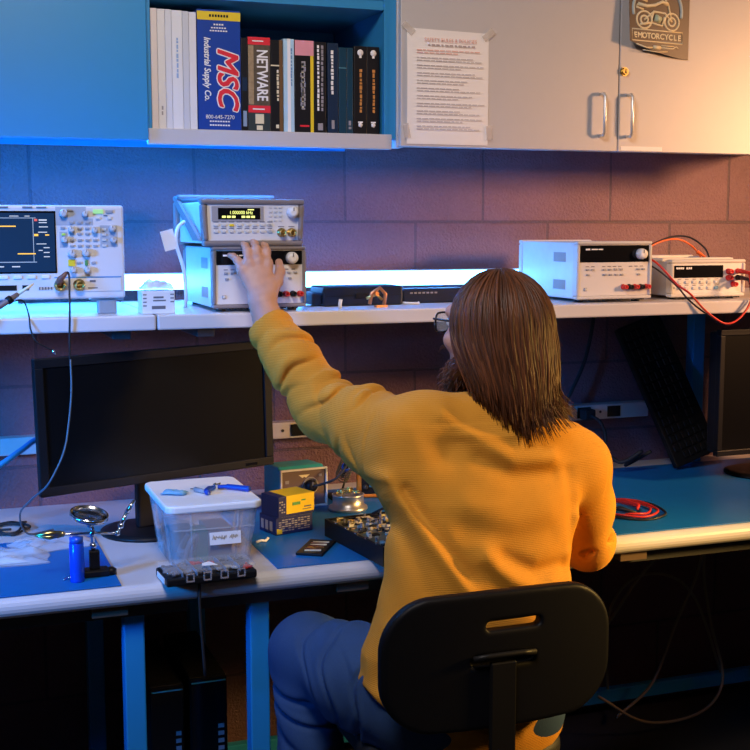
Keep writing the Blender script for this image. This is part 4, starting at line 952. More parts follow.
MB().bb(-.04, .04, 0, .05, 0, .068, .008, 3).build('holster', M['orange'], t); MB().bb(-.028, .034, -.002, .001, .012, .058, .002).build('face', M['black'], t); MB().bb(-.008, .028, -.0035, -.0019, .030, .052, .001).build('display_window', mat('blue_window', (.05, .2, .35), .2), t); knob(t, -.018, .03, .007, .006, M['rubber'], -.002)
navyb = mat('navy_card', (.012, .02, .12), .45); yelb = mat('yellow_card', (.85, .60, .02), .45)
t = thing('navy_carton', 'navy blue printed carton under the yellow carton', 'carton', (.772, 2.695, MT), .26)
MB().bb(-.05, .05, -.034, .04, 0, .041, .0012).build('box', navyb, t)
marks(t, [(-.038+.0085*i, .034-.005*j, .0065, .0022) for i in range(10) for j in range(6) if (i+2*j) % 5], 'printed_marks', M['greyink'], -.0348); marks(t, [(-.04, .009, .014, .012)], 'yellow_patch', M['yellow'], -.0347)
k = MB(); [k.bb(-.0506, -.0501, -.02+.02*i, -.008+.02*i, .008, .03) for i in range(3)]; k.build('side_print', M['greyink'], t)
t = thing('yellow_carton', 'bright yellow and navy carton on top of the navy carton', 'carton', (.775, 2.695, MT+.0415), .33)
MB().bb(-.05, .05, -.034, .036, 0, .048, .0012).build('box', navyb, t)
k = MB(); k.bb(-.028, .0506, -.0346, .0366, .006, .0486); k.build('yellow_wrap', yelb, t); marks(t, [(.0, .028, .022, .007), (.02, .034, .012, .003)], 'printed_marks', mat('green_print', (.1, .35, .1), .5), -.0352); marks(t, [(.032, .018, .02, .003), (.03, .012, .024, .002)], 'printed_lines', inkm, -.0352)
k = MB(); k.prism([(-.028, .006), (-.05, -.002), (-.05, .02), (-.028, .048)], .0008, Matrix.Translation((0, -.0340, 0)) @ FR); k.build('open_flap', navyb, t); marks(t, [(-.046+.006*i, .012+.006*j, .004, .003) for i in range(3) for j in range(5) if (i+j) % 3], 'side_print', M['greyink'], -.0354)
o = MB().tube([(0, 0, .003), (.012, .008, .004), (.022, .004, .003), (.03, .016, .006)], .0032, 6).build('bent_clip', M['paper']); o.location = (.675, 2.60, MT); tag(o, 'small bent white clip on the mat left of the navy carton', 'clip')
# component strip
t = thing('component_strip', 'black tray strip with gold striped components lying on the mat', 'tray', (.786, 2.510, MT), -.57); 
MB().bb(-.03, .03, -.06, .06, 0, .006, .0015).build('tray', M['black'], t)
for i, (y, m_) in enumerate(((-.036, M['cream']), (-.012, M['brass']), (.012, M['cream']), (.034, M['cream']))):
    MB().box((.002, y, .0068), (.036, .007, .0016), rot=Matrix.Rotation(.25, 4, 'Z')).build('strip', m_, t)
for y in (-.024, .0, .023): MB().bb(-.018, .018, y-.004, y+.004, .006, .008).build('chip', mat('dark_red_chip', (.12, .03, .02), .4), t)
t.rotation_euler = (0, 0, 1.0-PI/2)
# black tray with circuit board
t = thing('electronics_tray', 'black open chassis with a densely populated circuit board', 'chassis', (.985, 2.485, MT), .12)
k = MB(); k.bb(-.13, .13, -.145, .145, 0, .004); [k.bb(a, b_, c, d_, .004, .04) for a, b_, c, d_ in ((-.13, -.124, -.145, .145), (.124, .13, -.145, .145), (-.124, .124, -.145, -.139), (-.124, .124, .139, .145))]; k.build('chassis', M['black'], t)
pc_ = MB().bb(-.122, .122, -.137, .137, .034, .0365).build('circuit_board', mat('green_brown_board', (.34, .33, .17), .4, nvar=.35, nscale=180), t)
r = random.Random(6); P_ = [('chip', mat('black_chip', (.015, .015, .017), .4)), ('capacitor', mat('silver_can', (.6, .58, .55), .25, .7)), ('connector', mat('ivory_part', (.75, .70, .52), .5)), ('resistor', mat('tan_part', (.5, .33, .14), .5))]
bigs = {n_: MB() for n_, _ in P_}
for i in range(330):
    x = r.uniform(-.112, .112); y = r.uniform(-.128, .128); q = r.random()
    if q < .3: bigs['chip'].box((x, y, .0385), (r.uniform(.008, .02), r.uniform(.006, .012), .004))
    elif q < .5: k = r.uniform(.002, .0048); bigs['capacitor'].cyl((x, y, .0365), (x, y, .0365+r.uniform(.006, .015)), k, n=10)
    elif q < .78: bigs['connector'].box((x, y, .039), (r.uniform(.004, .016), r.uniform(.003, .006), .006))
    else: bigs['resistor'].cyl((x-.004, y, .0385), (x+.004, y, .0385), .0016, n=8)
for n_, m_ in P_: o = bigs[n_].build(n_, m_, pc_); o['kind'] = 'stuff'
k = MB(); [k.cyl((-.125, -.11+.05*i, .0365), (-.125, -.11+.05*i, .0425), .005, n=10) for i in range(5)]; k.build('screw', M['chrome'], t)
k = MB(); k.tube(smooth_curve([(-.02, .12, .045), (.0, .10, .06), (.05, .11, .062), (.07, .09, .045)]), .003, 8); k.build('wire_loop', M['rubber'], t)
k = MB(); k.bb(.03, .1, .06, .1, .0366, .046, .002); k.build('copper_part', cop, t)
# coil of test leads right of the person
def ring(cx, cy, rx, ry, z, a0, a1, n=40, ph=0): return [(cx+rx*math.cos(math.radians(a0+(a1-a0)*i/n)), cy+ry*math.sin(math.radians(a0+(a1-a0)*i/n)), z+.0015*math.sin(i*.7+ph)) for i in range(n+1)]
t = thing('coiled_test_lead', 'red test lead coiled on the blue mat beside the elbow', 'test lead', (1.615, 2.595, MT)); o_ = Vector(t.location)
k = MB(); k.tube([Vector(p) for p in ring(0, 0, .078, .098, .0075, -150, 200)], .0031, 8); k.tube([Vector(p) for p in ring(-.006, .004, .066, .088, .010, -120, 190)], .003, 8); k.build('wire', redw, t)
MB().tube([(.0, .07, .012), (.018, .02, .016), (.03, -.02, .014), (.012, -.045, .012)], [.004, .0075, .006, .003], 10).build('plug', M['red'], t)
t = thing('coiled_test_lead', 'black test lead coiled around the red one on the mat', 'test lead', (1.622, 2.59, MT))
MB().tube([Vector(p) for p in ring(0, 0, .088, .108, .0035, -160, 190)], .003, 8).build('wire', blkw, t); MB().tube([(-.07, .02, .006), (-.03, -.02, .012), (-.005, -.05, .006)], [.003, .006, .0035], 10).build('plug', blkw, t)
# black cords behind
tag(MB().tube(smooth_curve([(1.829, 3.135, 1.23), (1.83, 3.13, 1.19), (1.80, 3.12, 1.08), (1.755, 3.115, .99), (1.735, 3.11, .95), (1.70, 3.05, .85), (1.66, 3.02, .775), (1.60, 2.99, MT+.004)], 8), .0055, 8).build('wall_cable', M['rubber']), 'black cord running down the wall right of the hair', 'cord')
for i, (x, lb) in enumerate(((1.70, 'black plug and cord in the raceway outlet nearest the shoulder'), (1.80, 'black plug and cord in the middle raceway outlet'))):
    t = thing('power_plug', lb, 'plug', (x, 3.115, .922), 0, 'plugs in the right raceway')
    MB().bb(-.018, .018, -.035, 0.0005, -.016, .016, .005).build('plug_body', M['rubber'], t)
    MB().tube(smooth_curve([(0, -.035, 0), (.02, -.06, -.02), (.03, -.07, -.07), (-.0, -.08, -.12), (-.05, -.09, -.150), (-.10, -.08, -.152)], 8), .005, 8).build('cord', M['rubber'], t)
r = random.Random(12); pts = [(1.62+.024*i+r.uniform(-.02, .02), 2.99+r.uniform(-.03, .05), MT+.008+abs(math.sin(i*1.3))*.06) for i in range(14)]
tag(MB().tube(smooth_curve(pts, 6), .0055, 8).build('cord_tangle', M['rubber']), 'tangle of black cords on the desk behind the right shoulder', 'cord')
t = thing('power_brick', 'black power brick on the desk behind the shoulder under the raceway', 'power adapter', (1.74, 3.055, MT), .1); MB().bb(-.06, .06, -.03, .03, 0, .034, .005).build('body', M['black'], t); MB().bb(-.04, .02, -.0306, -.0301, .01, .022).build('label_print', M['greyink'], t)

# ------------------------------------------------------------------ under the bench
def tower(label, x0, x1, h):
    t = thing('computer_tower', label, 'computer', ((x0+x1)/2, 2.71, 0), 0, 'computers under the bench'); w = x1-x0
    MB().bb(-w/2, w/2, .012, .34, .0, h-.0, .003).build('case', M['black'], t); MB().bb(-w/2, w/2, 0, .0119, .004, h-.002, .004).build('front_panel', M['gloss'], t)
    k = MB(); [k.bb(w*.24, w*.40, -.0012, 0, h*.45+i*.018, h*.45+i*.018+.010) for i in range(7)]; k.build('port_panel', M['greyink'], t); MB().bb(-w*.46, w*.46, -.001, .0, h-.012, h-.009).build('trim_strip', M['steel'], t)
tower('slim dark computer tower under the bench, left of the pair', .448, .526, .415)
tower('dark computer tower with lit ports under the bench, right of the pair', .540, .628, .425)
cw = mat('pale_cable', (.30, .24, .17), .5)
for pts, lb in (([(1.62, 2.95, .42), (1.75, 2.96, .30), (1.9, 2.97, .45), (2.0, 2.97, .55)], 'thin pale cable slanting up under the right bench'),
                ([(2.16, 3.0, .62), (2.13, 3.0, .45), (2.06, 3.0, .30), (1.98, 3.0, .12), (1.86, 3.0, .03)], 'pale cable hanging under the right bench, left of the close pair'),
                ([(2.19, 3.03, .62), (2.17, 3.03, .45), (2.2, 3.03, .28), (2.23, 3.0, .10), (2.12, 2.95, .03), (1.9, 2.9, .05), (1.75, 2.92, .14)], 'long pale cable drooping in a loop below the foot rail'),
                ([(1.86, 3.05, .10), (1.85, 3.05, .3), (1.92, 3.05, .42), (2.05, 3.05, .43), (2.16, 3.05, .34), (2.26, 3.05, .1)], 'pale cable arching under the right bench against the wall')):
    tag(MB().tube(smooth_curve(pts, 10), .0045, 8).build('loose_cable', cw), lb, 'cable', 'loose cables under the right bench')
t = thing('small_carton', 'small dark object on the floor under the left bench', 'box', (.24, 2.75, 0), .3); MB().bb(-.05, .05, -.04, .04, 0, .14, .004).build('box', mat('dark_blue_card', (.02, .03, .06), .5), t); MB().bb(-.03, .03, -.041, -.0401, .09, .11).build('print', M['greyink'], t)
# ------------------------------------------------------------------ the seated person, reaching with the left arm
A_ = lambda *p: np.array(p, float)
PO = (.97, 2.08, 0.)
person = thing('person', 'person with shoulder-length brown hair in a mustard sweater reaching up to the instruments', 'person', PO)
SL = A_(.872, 2.185, 1.056); EL = A_(.785, 2.43, 1.083); WL = A_(.682, 2.555, 1.297)      # left shoulder, elbow, wrist
SR = A_(1.238, 2.165, .982); ER = A_(1.297, 2.225, .803); WR = A_(1.20, 2.44, .822)        # right arm, forearm resting over the bench edge
NB = A_(1.068, 2.175, 1.085)
TORSO = [(.50, .965, 2.105, .19, .125), (.58, .955, 2.105, .197, .125), (.66, .958, 2.105, .195, .118), (.74, .971, 2.103, .188, .108), (.80, .985, 2.108, .188, .107), (.88, 1.003, 2.125, .193, .110), (.95, 1.022, 2.143, .198, .110), (1.01, 1.045, 2.16, .192, .10), (1.06, 1.058, 2.172, .15, .085)]
HC = A_(1.062, 2.203, 1.272); HY = math.radians(25)
HF = A_(-math.sin(HY), math.cos(HY), 0); HL = A_(-math.cos(HY), -math.sin(HY), 0); HU = A_(0, 0, 1)
def hd(l, f, u): return HC+HL*l+HF*f+HU*u
RH = Matrix.Rotation(HY, 4, 'Z')

# --- hands
def hand(F, wrist, kn, tips, thumb, th, wf):
    F.chain([wf, wrist], [.036, .0300], .02)
    palm = [k*.97+wrist*.03 for k in kn]
    for i, k in enumerate(kn):
        b_ = wrist+(k-wrist)*.18+(kn[i]-kn[1])*.25
        F.seg(b_, k, .0145, .0115, .014)
    bend = th
    for i, (k, tp) in enumerate(zip(kn, tips)):
        L_ = np.linalg.norm(tp-k); m1 = k+(tp-k)*.44+bend*L_*.16; m2 = k+(tp-k)*.75+bend*L_*.13
        r = .0092 if i not in (0,) else .0080
        F.chain([k, m1], [r*1.12, r*1.0], .008); F.chain([m1, m2, tp], [r*1.0, r*.93, r*.74], .004)
        F.ell(m1, (r*1.06, r*1.06, r*1.06), None, .005)
    F.chain(thumb[:2], [.0165, .0125], .014); F.chain(thumb[1:], [.0118, .0108, .0085], .006)
hf = Field((.60, 2.42, 1.13), (.78, 2.68, 1.46), .0021)
KN = [A_(.648, 2.592, 1.372), A_(.663, 2.592, 1.386), A_(.6825, 2.592, 1.391), A_(.7035, 2.592, 1.386)]
TP = [A_(.634, 2.650, 1.404), A_(.6655, 2.651, 1.428), A_(.687, 2.651, 1.433), A_(.7105, 2.650, 1.427)]
hand(hf, A_(.682, 2.553, 1.303), KN, TP, [A_(.696, 2.556, 1.322), A_(.7225, 2.580, 1.347), A_(.7365, 2.605, 1.368), A_(.7425, 2.636, 1.388)], A_(0, -.75, .65), A_(.700, 2.535, 1.235))
hf.seg(A_(.700, 2.535, 1.235), A_(.735, 2.49, 1.17), .036, .037, .02)
for i in range(3):                       # tendons and knuckles on the back of the hand
    pass
for k in KN: hf.ell(k+A_(0, -.006, .002), (.0095, .008, .010), None, .008)
HANDL = hf.verts(1)

# --- body
bf = Field((.52, 1.93, .06), (1.42, 2.66, 1.42), .0040)
bf.loft([(z, a, b_, rx-.012, ry-.012) for z, a, b_, rx, ry in TORSO], .0)
bf.chain([NB, SL], [.055, .05], .05); bf.chain([NB, SR], [.055, .05], .05)
bf.chain([SL, EL, WL], [.047, .038, .026], .02); bf.chain([SR, ER, WR], [.047, .038, .027], .02)
bf.chain([NB-A_(0, .02, .03), hd(0, -.02, -.05)], [.056, .054], .03)
wr_ = WR; kr = [wr_+A_(-.055+.0, .062, -.016)+A_(.022*i, .008*i, 0) for i in range(4)]; tr_ = [k+A_(-.04, .06, -.012) for k in kr]
kr = [A_(1.13, 2.505, .812), A_(1.147, 2.515, .814), A_(1.166, 2.522, .814), A_(1.186, 2.522, .812)][::-1]
tr_ = [k+v for k, v in zip(kr, (A_(-.02, .062, -.028), A_(-.03, .074, -.03), A_(-.038, .072, -.03), A_(-.045, .058, -.028)))]
hand(bf, WR, kr, tr_, [A_(1.172, 2.462, .818), A_(1.135, 2.478, .808), A_(1.112, 2.497, .798), A_(1.10, 2.52, .786)], A_(0, .1, .9), WR-A_(-.02, .04, 0))
# head: skull, jaw, face
bf.ell(HC, (.074, .094, .104), RH, .02); bf.ell(hd(0, .028, -.062), (.058, .066, .066), RH, .03); bf.ell(hd(0, .062, -.098), (.034, .030, .022), RH, .02)
bf.seg(hd(0, .086, .012), hd(0, .113, -.030), .008, .013, .012); bf.seg(hd(.013, .094, -.033), hd(-.013, .094, -.033), .008, .008, .008)
bf.seg(hd(.04, .078, .026), hd(-.04, .078, .026), .012, .012, .015)
for s_ in (1, -1):
    bf.ell(hd(s_*.031, .094, .004), (.015, .012, .010), RH, .006, 'sub'); bf.ell(hd(s_*.048, .064, -.03), (.02, .02, .018), RH, .02)
    bf.ell(hd(s_*.076, -.008, -.012), (.008, .018, .030), RH, .006); bf.ell(hd(s_*.083, -.004, -.008), (.005, .010, .017), RH, .004, 'sub')
bf.seg(hd(.022, .086, -.062), hd(-.022, .086, -.062), .006, .006, .006); bf.seg(hd(.022, .087, -.074), hd(-.022, .087, -.074), .0065, .0065, .006)
bf.seg(hd(.024, .096, -.068), hd(-.024, .096, -.068), .0025, .0025, .002, None, 'sub')
# legs inside the jeans
HPL = A_(.875, 2.09, .565); KL = A_(.722, 2.375, .585); FL = A_(.725, 2.33, .10)
HPR = A_(1.05, 2.09, .555); KR = A_(1.13, 2.40, .575); FRt = A_(1.13, 2.36, .10)
for a, b_, c in ((HPL, KL, FL), (HPR, KR, FRt)): bf.chain([a, b_], [.07, .05], .03); bf.chain([b_, c], [.045, .035], .02)
body = link('body', net_mesh('body', [bf.verts(1), HANDL], M['skin'], PO), person); del bf, hf
for s_ in (1, -1):
    k = MB(); k.sphere(tuple(hd(s_*.031, .083, .004)-A_(*PO)), .0115, 14, 9); o = k.build('eye', mat('eye_white', (.75, .74, .72), .15), person)
    k = MB(); p = hd(s_*.031, .0905, .004)-A_(*PO); k.sphere(tuple(p), .0055, 12, 8); k.build('iris', mat('brown_iris', (.06, .03, .015), .1), o)

# --- sweater
knit = bpy.data.materials.new('mustard_knit'); knit.use_nodes = True
nt = knit.node_tree; N = nt.nodes; L = nt.links; b = N['Principled BSDF']
tc = N.new('ShaderNodeTexCoord'); wv = N.new('ShaderNodeTexWave'); wv.wave_type = 'BANDS'; wv.bands_direction = 'Z'; wv.inputs['Scale'].default_value = 95; wv.inputs['Distortion'].default_value = 1.2; wv.inputs['Detail'].default_value = 1.5; wv.inputs['Detail Scale'].default_value = 6
L.new(tc.outputs['Object'], wv.inputs['Vector'])
n1 = N.new('ShaderNodeTexNoise'); n1.inputs['Scale'].default_value = 420; L.new(tc.outputs['Object'], n1.inputs['Vector'])
n2 = N.new('ShaderNodeTexNoise'); n2.inputs['Scale'].default_value = 14; n2.inputs['Detail'].default_value = 3; L.new(tc.outputs['Object'], n2.inputs['Vector'])
mx = N.new('ShaderNodeMix'); mx.data_type = 'RGBA'; mx.inputs[6].default_value = (.59, .255, .025, 1); mx.inputs[7].default_value = (.73, .32, .035, 1); L.new(n2.outputs['Fac'], mx.inputs[0]); L.new(mx.outputs[2], b.inputs['Base Color'])
b.inputs['Roughness'].default_value = .85; b.inputs['Sheen Weight'].default_value = .15; b.inputs['Sheen Roughness'].default_value = .5; b.inputs['Sheen Tint'].default_value = (1, .7, .3, 1); b.inputs['Specular IOR Level'].default_value = .2
ad = N.new('ShaderNodeMath'); ad.operation = 'MULTIPLY_ADD'; ad.inputs[1].default_value = .55; L.new(wv.outputs['Fac'], ad.inputs[0]); L.new(n1.outputs['Fac'], ad.inputs[2])
bp = N.new('ShaderNodeBump'); bp.inputs['Strength'].default_value = .45; bp.inputs['Distance'].default_value = .002; L.new(ad.outputs[0], bp.inputs['Height']); L.new(bp.outputs['Normal'], b.inputs['Normal'])
sf = Field((.60, 1.93, .44), (1.40, 2.60, 1.30), .0036)
sf.loft([(.43, .965, 2.11, .205, .132)]+[(z, a, b_, rx+.008*(z < .7), ry+.006*(z < .7)) for z, a, b_, rx, ry in TORSO], .0)
sf.ell((1.055, 2.17, 1.035), (.15, .085, .085), None, .05)
sf.chain([NB+A_(-.02, 0, -.01), SL+A_(.03, 0, .02), SL], [.072, .066, .068], .035); sf.chain([NB+A_(.02, 0, -.03), SR+A_(-.03, 0, .01), SR], [.068, .064, .062], .035)
CL = A_(.697, 2.540, 1.247)
sf.chain([SL, SL*.5+EL*.5, EL], [.072, .070, .063], .035); sf.chain([EL, EL*.4+CL*.6, CL], [.062, .055, .049], .03)
sf.seg(A_(.87, 2.16, .99), A_(.83, 2.27, 1.02), .062, .05, .05)           # underarm fullness
CR = A_(1.205, 2.425, .823)
sf.chain([SR, SR*.5+ER*.5, ER], [.064, .060, .056], .03); sf.chain([ER, CR], [.055, .043], .03)
def plane_poly(x, z, P):
    d = None
    for (a, b_) in zip(P[:-1], P[1:]):
        ba = (b_[0]-a[0], b_[1]-a[1]); L2 = ba[0]**2+ba[1]**2; t = np.clip(((x-a[0])*ba[0]+(z-a[1])*ba[1])/L2, 0, 1)
        q = np.sqrt((x-a[0]-t*ba[0])**2+(z-a[1]-t*ba[1])**2); d = q if d is None else np.minimum(d, q)
    return d
FOLDS = [([(.917, 1.115), (.974, 1.065), (1.037, 1.028), (1.122, 1.026)], .013, .017), ([(.975, 1.027), (1.038, .994), (1.122, .992)], -.009, .017),
         ([(.96, .856), (1.009, .813), (1.062, .784), (1.144, .784)], .016, .017), ([(.998, .851), (1.062, .816), (1.13, .819)], -.011, .015),
         ([(.80, .994), (.835, .926), (.88, .856), (.925, .79)], .012, .013), ([(.80, .977), (.825, .901), (.85, .80)], -.005, .012), ([(.835, .974), (.875, .895), (.925, .823)], -.008, .012),
         ([(1.162, .99), (1.166, .93), (1.162, .857)], -.006, .014), ([(1.18, .90), (1.15, .84), (1.10, .80)], .007, .014),
         ([(.81, 1.139), (.791, 1.067), (.768, .999)], -.004, .006), ([(.86, 1.12), (.88, 1.07), (.93, 1.03)], -.003, .02), ([(.94, .95), (1.02, .925), (1.10, .93)], .006, .022), ([(.93, .905), (1.02, .88), (1.10, .885)], -.005, .02),
         ([(.90, .74), (.97, .70), (1.05, .69)], .006, .016), ([(.76, .60), (.85, .56), (.98, .52)], .007, .014), ([(.80, .66), (.9, .60), (1.02, .56)], .007, .014), ([(1.02, .53), (1.12, .58), (1.17, .67)], .008, .014)]
RINGS = []
for P0, P1, lst in ((EL, CL, ((.92, .005, (.0, .2, -.1)), (.70, .009, (.25, 0, -.15)), (.46, .011, (-.2, .1, .2)), (.24, .010, (.3, -.1, .1)), (.04, .009, (-.1, 0, .35)))), (SL, EL, ((.74, .009, (.1, 0, -.5)), (.50, .007, (-.3, 0, .45)), (.30, .005, (.2, 0, -.4))))):
    ax_ = (P1-P0)/np.linalg.norm(P1-P0)
    for t_, a_, tl in lst: RINGS.append((P0+(P1-P0)*t_, ax_+A_(*tl), a_))
def wr1(x, y, z):
    o = 0.
    for P, a, w in FOLDS: o = o-.85*a*np.exp(-(plane_poly(x, z, P)/(w*1.15))**2)*(y < 2.2)
    arm = np.exp(-np.clip(1.01-z, 0, 1)/.015)*np.clip((.905-x)/.03, 0, 1)
    for c, n_, a in RINGS:
        n_ = np.array(n_)/np.linalg.norm(n_); s_ = (x-c[0])*n_[0]+(y-c[1])*n_[1]+(z-c[2])*n_[2]
        s_ = s_+.005*np.sin(45*z+50*x+c[0]*90); v = .55+.45*np.sin(28*(x+z)+c[2]*97)
        o = o+1.0*(a*np.exp(-(s_/.0055)**2)-a*.6*np.exp(-((s_-.017)/.012)**2))*v*arm*(np.sqrt((x-c[0])**2+(y-c[1])**2+(z-c[2])**2) < .11)
    o = o+.0014*np.sin(38*x+22*z+3*np.sin(17*y))*np.sin(31*z-19*x+2*np.sin(23*y))
    cuff = np.exp(-((z-.545-.14*(1.15-x)-.0)/.012)**2)
    return o
sf.warp(wr1)
sf.seg(ER+A_(-.03, -.05, -.01), ER+A_(.03, -.05, .025), .004, .004, .02, None, 'sub'); sf.seg(A_(1.30, 2.17, .86), A_(1.345, 2.2, .84), .004, .004, .02, None, 'sub')
# hem, neck, cuffs
sf.warp(lambda x, y, z: x*0); sl, x, y, z = sf.region(sf.lo, sf.lo+sf.n*sf.h); sf.D = np.maximum(sf.D, (np.interp(x.ravel(), [.70, .727, .757, .82, .877, .95, 1.024, 1.10, 1.172], [.655, .637, .592, .532, .495, .476, .466, .474, .505])[:, None, None]-z).astype(np.float32))
u = (CL-EL)/np.linalg.norm(CL-EL); 
sl, x, y, z = sf.region((.62, 2.45, 1.15), (.80, 2.60, 1.30)); s_ = ((x-CL[0])*u[0]+(y-CL[1])*u[1]+(z-CL[2])*u[2]); sf.D[sl] = np.maximum(sf.D[sl], (s_-.022).astype(np.float32))
sf.chain([CL+u*.0, CL+u*.06], [.039, .042], .0, 'sub'); sf.seg(CR+A_(0, .004, 0), WR+A_(-.02, .05, 0), .032, .034, .0, None, 'sub')
u2 = (WR-ER)/np.linalg.norm(WR-ER); sl, x, y, z = sf.region((1.1, 2.36, .74), (1.32, 2.58, .92)); s_ = ((x-CR[0])*u2[0]+(y-CR[1])*u2[1]+(z-CR[2])*u2[2]); sf.D[sl] = np.maximum(sf.D[sl], (s_-.02).astype(np.float32))
sf.seg(NB+A_(0, .01, .03), NB+A_(0.0, .03, .12), .062, .075, .0, None, 'sub')
sweater = link('sweater', net_mesh('sweater', [sf.verts(1)], knit, PO), person); sweater['label'] = 'mustard yellow long-sleeved ribbed sweater'; del sf

# --- jeans
denim = bpy.data.materials.new('blue_denim'); denim.use_nodes = True
nt = denim.node_tree; N = nt.nodes; L = nt.links; b = N['Principled BSDF']
tc = N.new('ShaderNodeTexCoord'); n1 = N.new('ShaderNodeTexNoise'); n1.inputs['Scale'].default_value = 500; n2 = N.new('ShaderNodeTexNoise'); n2.inputs['Scale'].default_value = 16; n2.inputs['Detail'].default_value = 4
mp = N.new('ShaderNodeMapping'); mp.inputs['Scale'].default_value = (1, 1, .25); L.new(tc.outputs['Object'], mp.inputs[0]); L.new(mp.outputs[0], n1.inputs['Vector']); L.new(tc.outputs['Object'], n2.inputs['Vector'])
mx = N.new('ShaderNodeMix'); mx.data_type = 'RGBA'; mx.inputs[6].default_value = (.010, .04, .13, 1); mx.inputs[7].default_value = (.035, .09, .22, 1)
ad = N.new('ShaderNodeMath'); ad.operation = 'MULTIPLY_ADD'; ad.inputs[1].default_value = .5; L.new(n1.outputs['Fac'], ad.inputs[0]); h2 = N.new('ShaderNodeMath'); h2.operation = 'MULTIPLY'; h2.inputs[1].default_value = .5; L.new(n2.outputs['Fac'], h2.inputs[0]); L.new(h2.outputs[0], ad.inputs[2])
L.new(ad.outputs[0], mx.inputs[0]); L.new(mx.outputs[2], b.inputs['Base Color']); b.inputs['Roughness'].default_value = .85
bp = N.new('ShaderNodeBump'); bp.inputs['Strength'].default_value = .3; bp.inputs['Distance'].default_value = .001; L.new(n1.outputs['Fac'], bp.inputs['Height']); L.new(bp.outputs['Normal'], b.inputs['Normal'])
jf = Field((.56, 1.93, .07), (1.30, 2.56, .80), .0042)
jf.loft([(z, a, b_, rx-.016, ry-.018) for z, a, b_, rx, ry in TORSO if z < .75], .0)
jf.ell((.955, 2.10, .55), (.175, .105, .085), None, .03)
for a, b_, c in ((HPL, KL, FL), (HPR, KR, FRt)):
    jf.chain([a+A_(0, 0, -.012), a*.5+b_*.5+A_(0, 0, -.006), b_], [.106, .094, .075], .05); jf.chain([b_, b_*.5+c*.5, c], [.074, .067, .058], .03)
def wrj(x, y, z):
    o = .0
    for c, n_, a in ((A_(.775, 2.25, .6), (.55, -.9, .3), .007), (A_(.74, 2.30, .6), (.4, -.9, .5), .008), (A_(.82, 2.18, .6), (.6, -.8, -.1), .008), (A_(.70, 2.36, .53), (-.2, -.3, .9), .007), (A_(.70, 2.36, .48), (-.1, -.5, .9), .008), (A_(.70, 2.35, .42), (.1, -.5, .9), .006)):
        n_ = np.array(n_)/np.linalg.norm(n_); s_ = (x-c[0])*n_[0]+(y-c[1])*n_[1]+(z-c[2])*n_[2]+.008*np.sin(50*z+30*x)
        o = o+(a*np.exp(-(s_/.007)**2)-a*.5*np.exp(-((s_-.016)/.012)**2))*(x < .88)
    return o+.002*np.sin(33*x+12*y)*np.sin(27*z+25*y)
jf.warp(wrj); jf.cut((0, 0, -1), (0, 0, .095)); jf.cut((0, 0, 1), (0, 0, .69))
jeans = link('jeans', net_mesh('jeans', [jf.verts(1)], denim, PO), person); jeans['label'] = 'blue denim jeans'; del jf
k = MB(); q = A_(*PO)      # outer seam of the left leg
seam_m = mat('denim_stitching', (.16, .2, .3), .8)
hip = [A_(.800, 2.10, .600), A_(.755, 2.19, .600), A_(.712, 2.28, .600), A_(.672, 2.355, .596)]
for s_ in ('l', 'r'):
    f = FL if s_ == 'l' else FRt
    sh = Field(f+A_(-.09, -.1, -.10), f+A_(.09, .25, .06), .004); sh.chain([f+A_(0, -.02, -.05), f+A_(-.01, .13, -.062)], [.047, .036], .02, flat=((0, 0, 1), .8)); sh.seg(f, f+A_(0, 0, -.03), .045, .05, .03); sh.cut((0, 0, -1), (0, 0, .002))
    link('shoe', net_mesh('shoe', [sh.verts(1)], mat('dark_shoe', (.03, .03, .032), .55), PO), person)

# --- hair: a shaped bob with separate locks over it
hairm = bpy.data.materials.new('brown_hair'); hairm.use_nodes = True
nt = hairm.node_tree; N = nt.nodes; L = nt.links; b = N['Principled BSDF']
at = N.new('ShaderNodeAttribute'); at.attribute_name = 'tone'; tc = N.new('ShaderNodeTexCoord'); mp = N.new('ShaderNodeMapping'); mp.inputs['Scale'].default_value = (260, 260, 9); n1 = N.new('ShaderNodeTexNoise'); n1.inputs['Scale'].default_value = 1.; L.new(tc.outputs['Object'], mp.inputs[0]); L.new(mp.outputs[0], n1.inputs['Vector'])
mx = N.new('ShaderNodeMix'); mx.data_type = 'RGBA'; mx.inputs[6].default_value = (.012, .006, .0045, 1); mx.inputs[7].default_value = (.18, .058, .02, 1)
ad = N.new('ShaderNodeMath'); ad.operation = 'MULTIPLY_ADD'; ad.inputs[1].default_value = .5; L.new(n1.outputs['Fac'], ad.inputs[0]); h2 = N.new('ShaderNodeMath'); h2.operation = 'MULTIPLY'; h2.inputs[1].default_value = .6; L.new(at.outputs['Fac'], h2.inputs[0]); L.new(h2.outputs[0], ad.inputs[2])
L.new(ad.outputs[0], mx.inputs[0]); L.new(mx.outputs[2], b.inputs['Base Color']); b.inputs['Roughness'].default_value = .5; b.inputs['Specular IOR Level'].default_value = .45
bp = N.new('ShaderNodeBump'); bp.inputs['Strength'].default_value = .5; bp.inputs['Distance'].default_value = .002; L.new(n1.outputs['Fac'], bp.inputs['Height']); L.new(bp.outputs['Normal'], b.inputs['Normal'])
HCEN = A_(1.069, 2.190, 1.266); HR = A_(.101, .112, .112)
H0 = math.radians(20); F0 = A_(-math.sin(H0), math.cos(H0), 0); L0 = A_(-math.cos(H0), -math.sin(H0), 0)
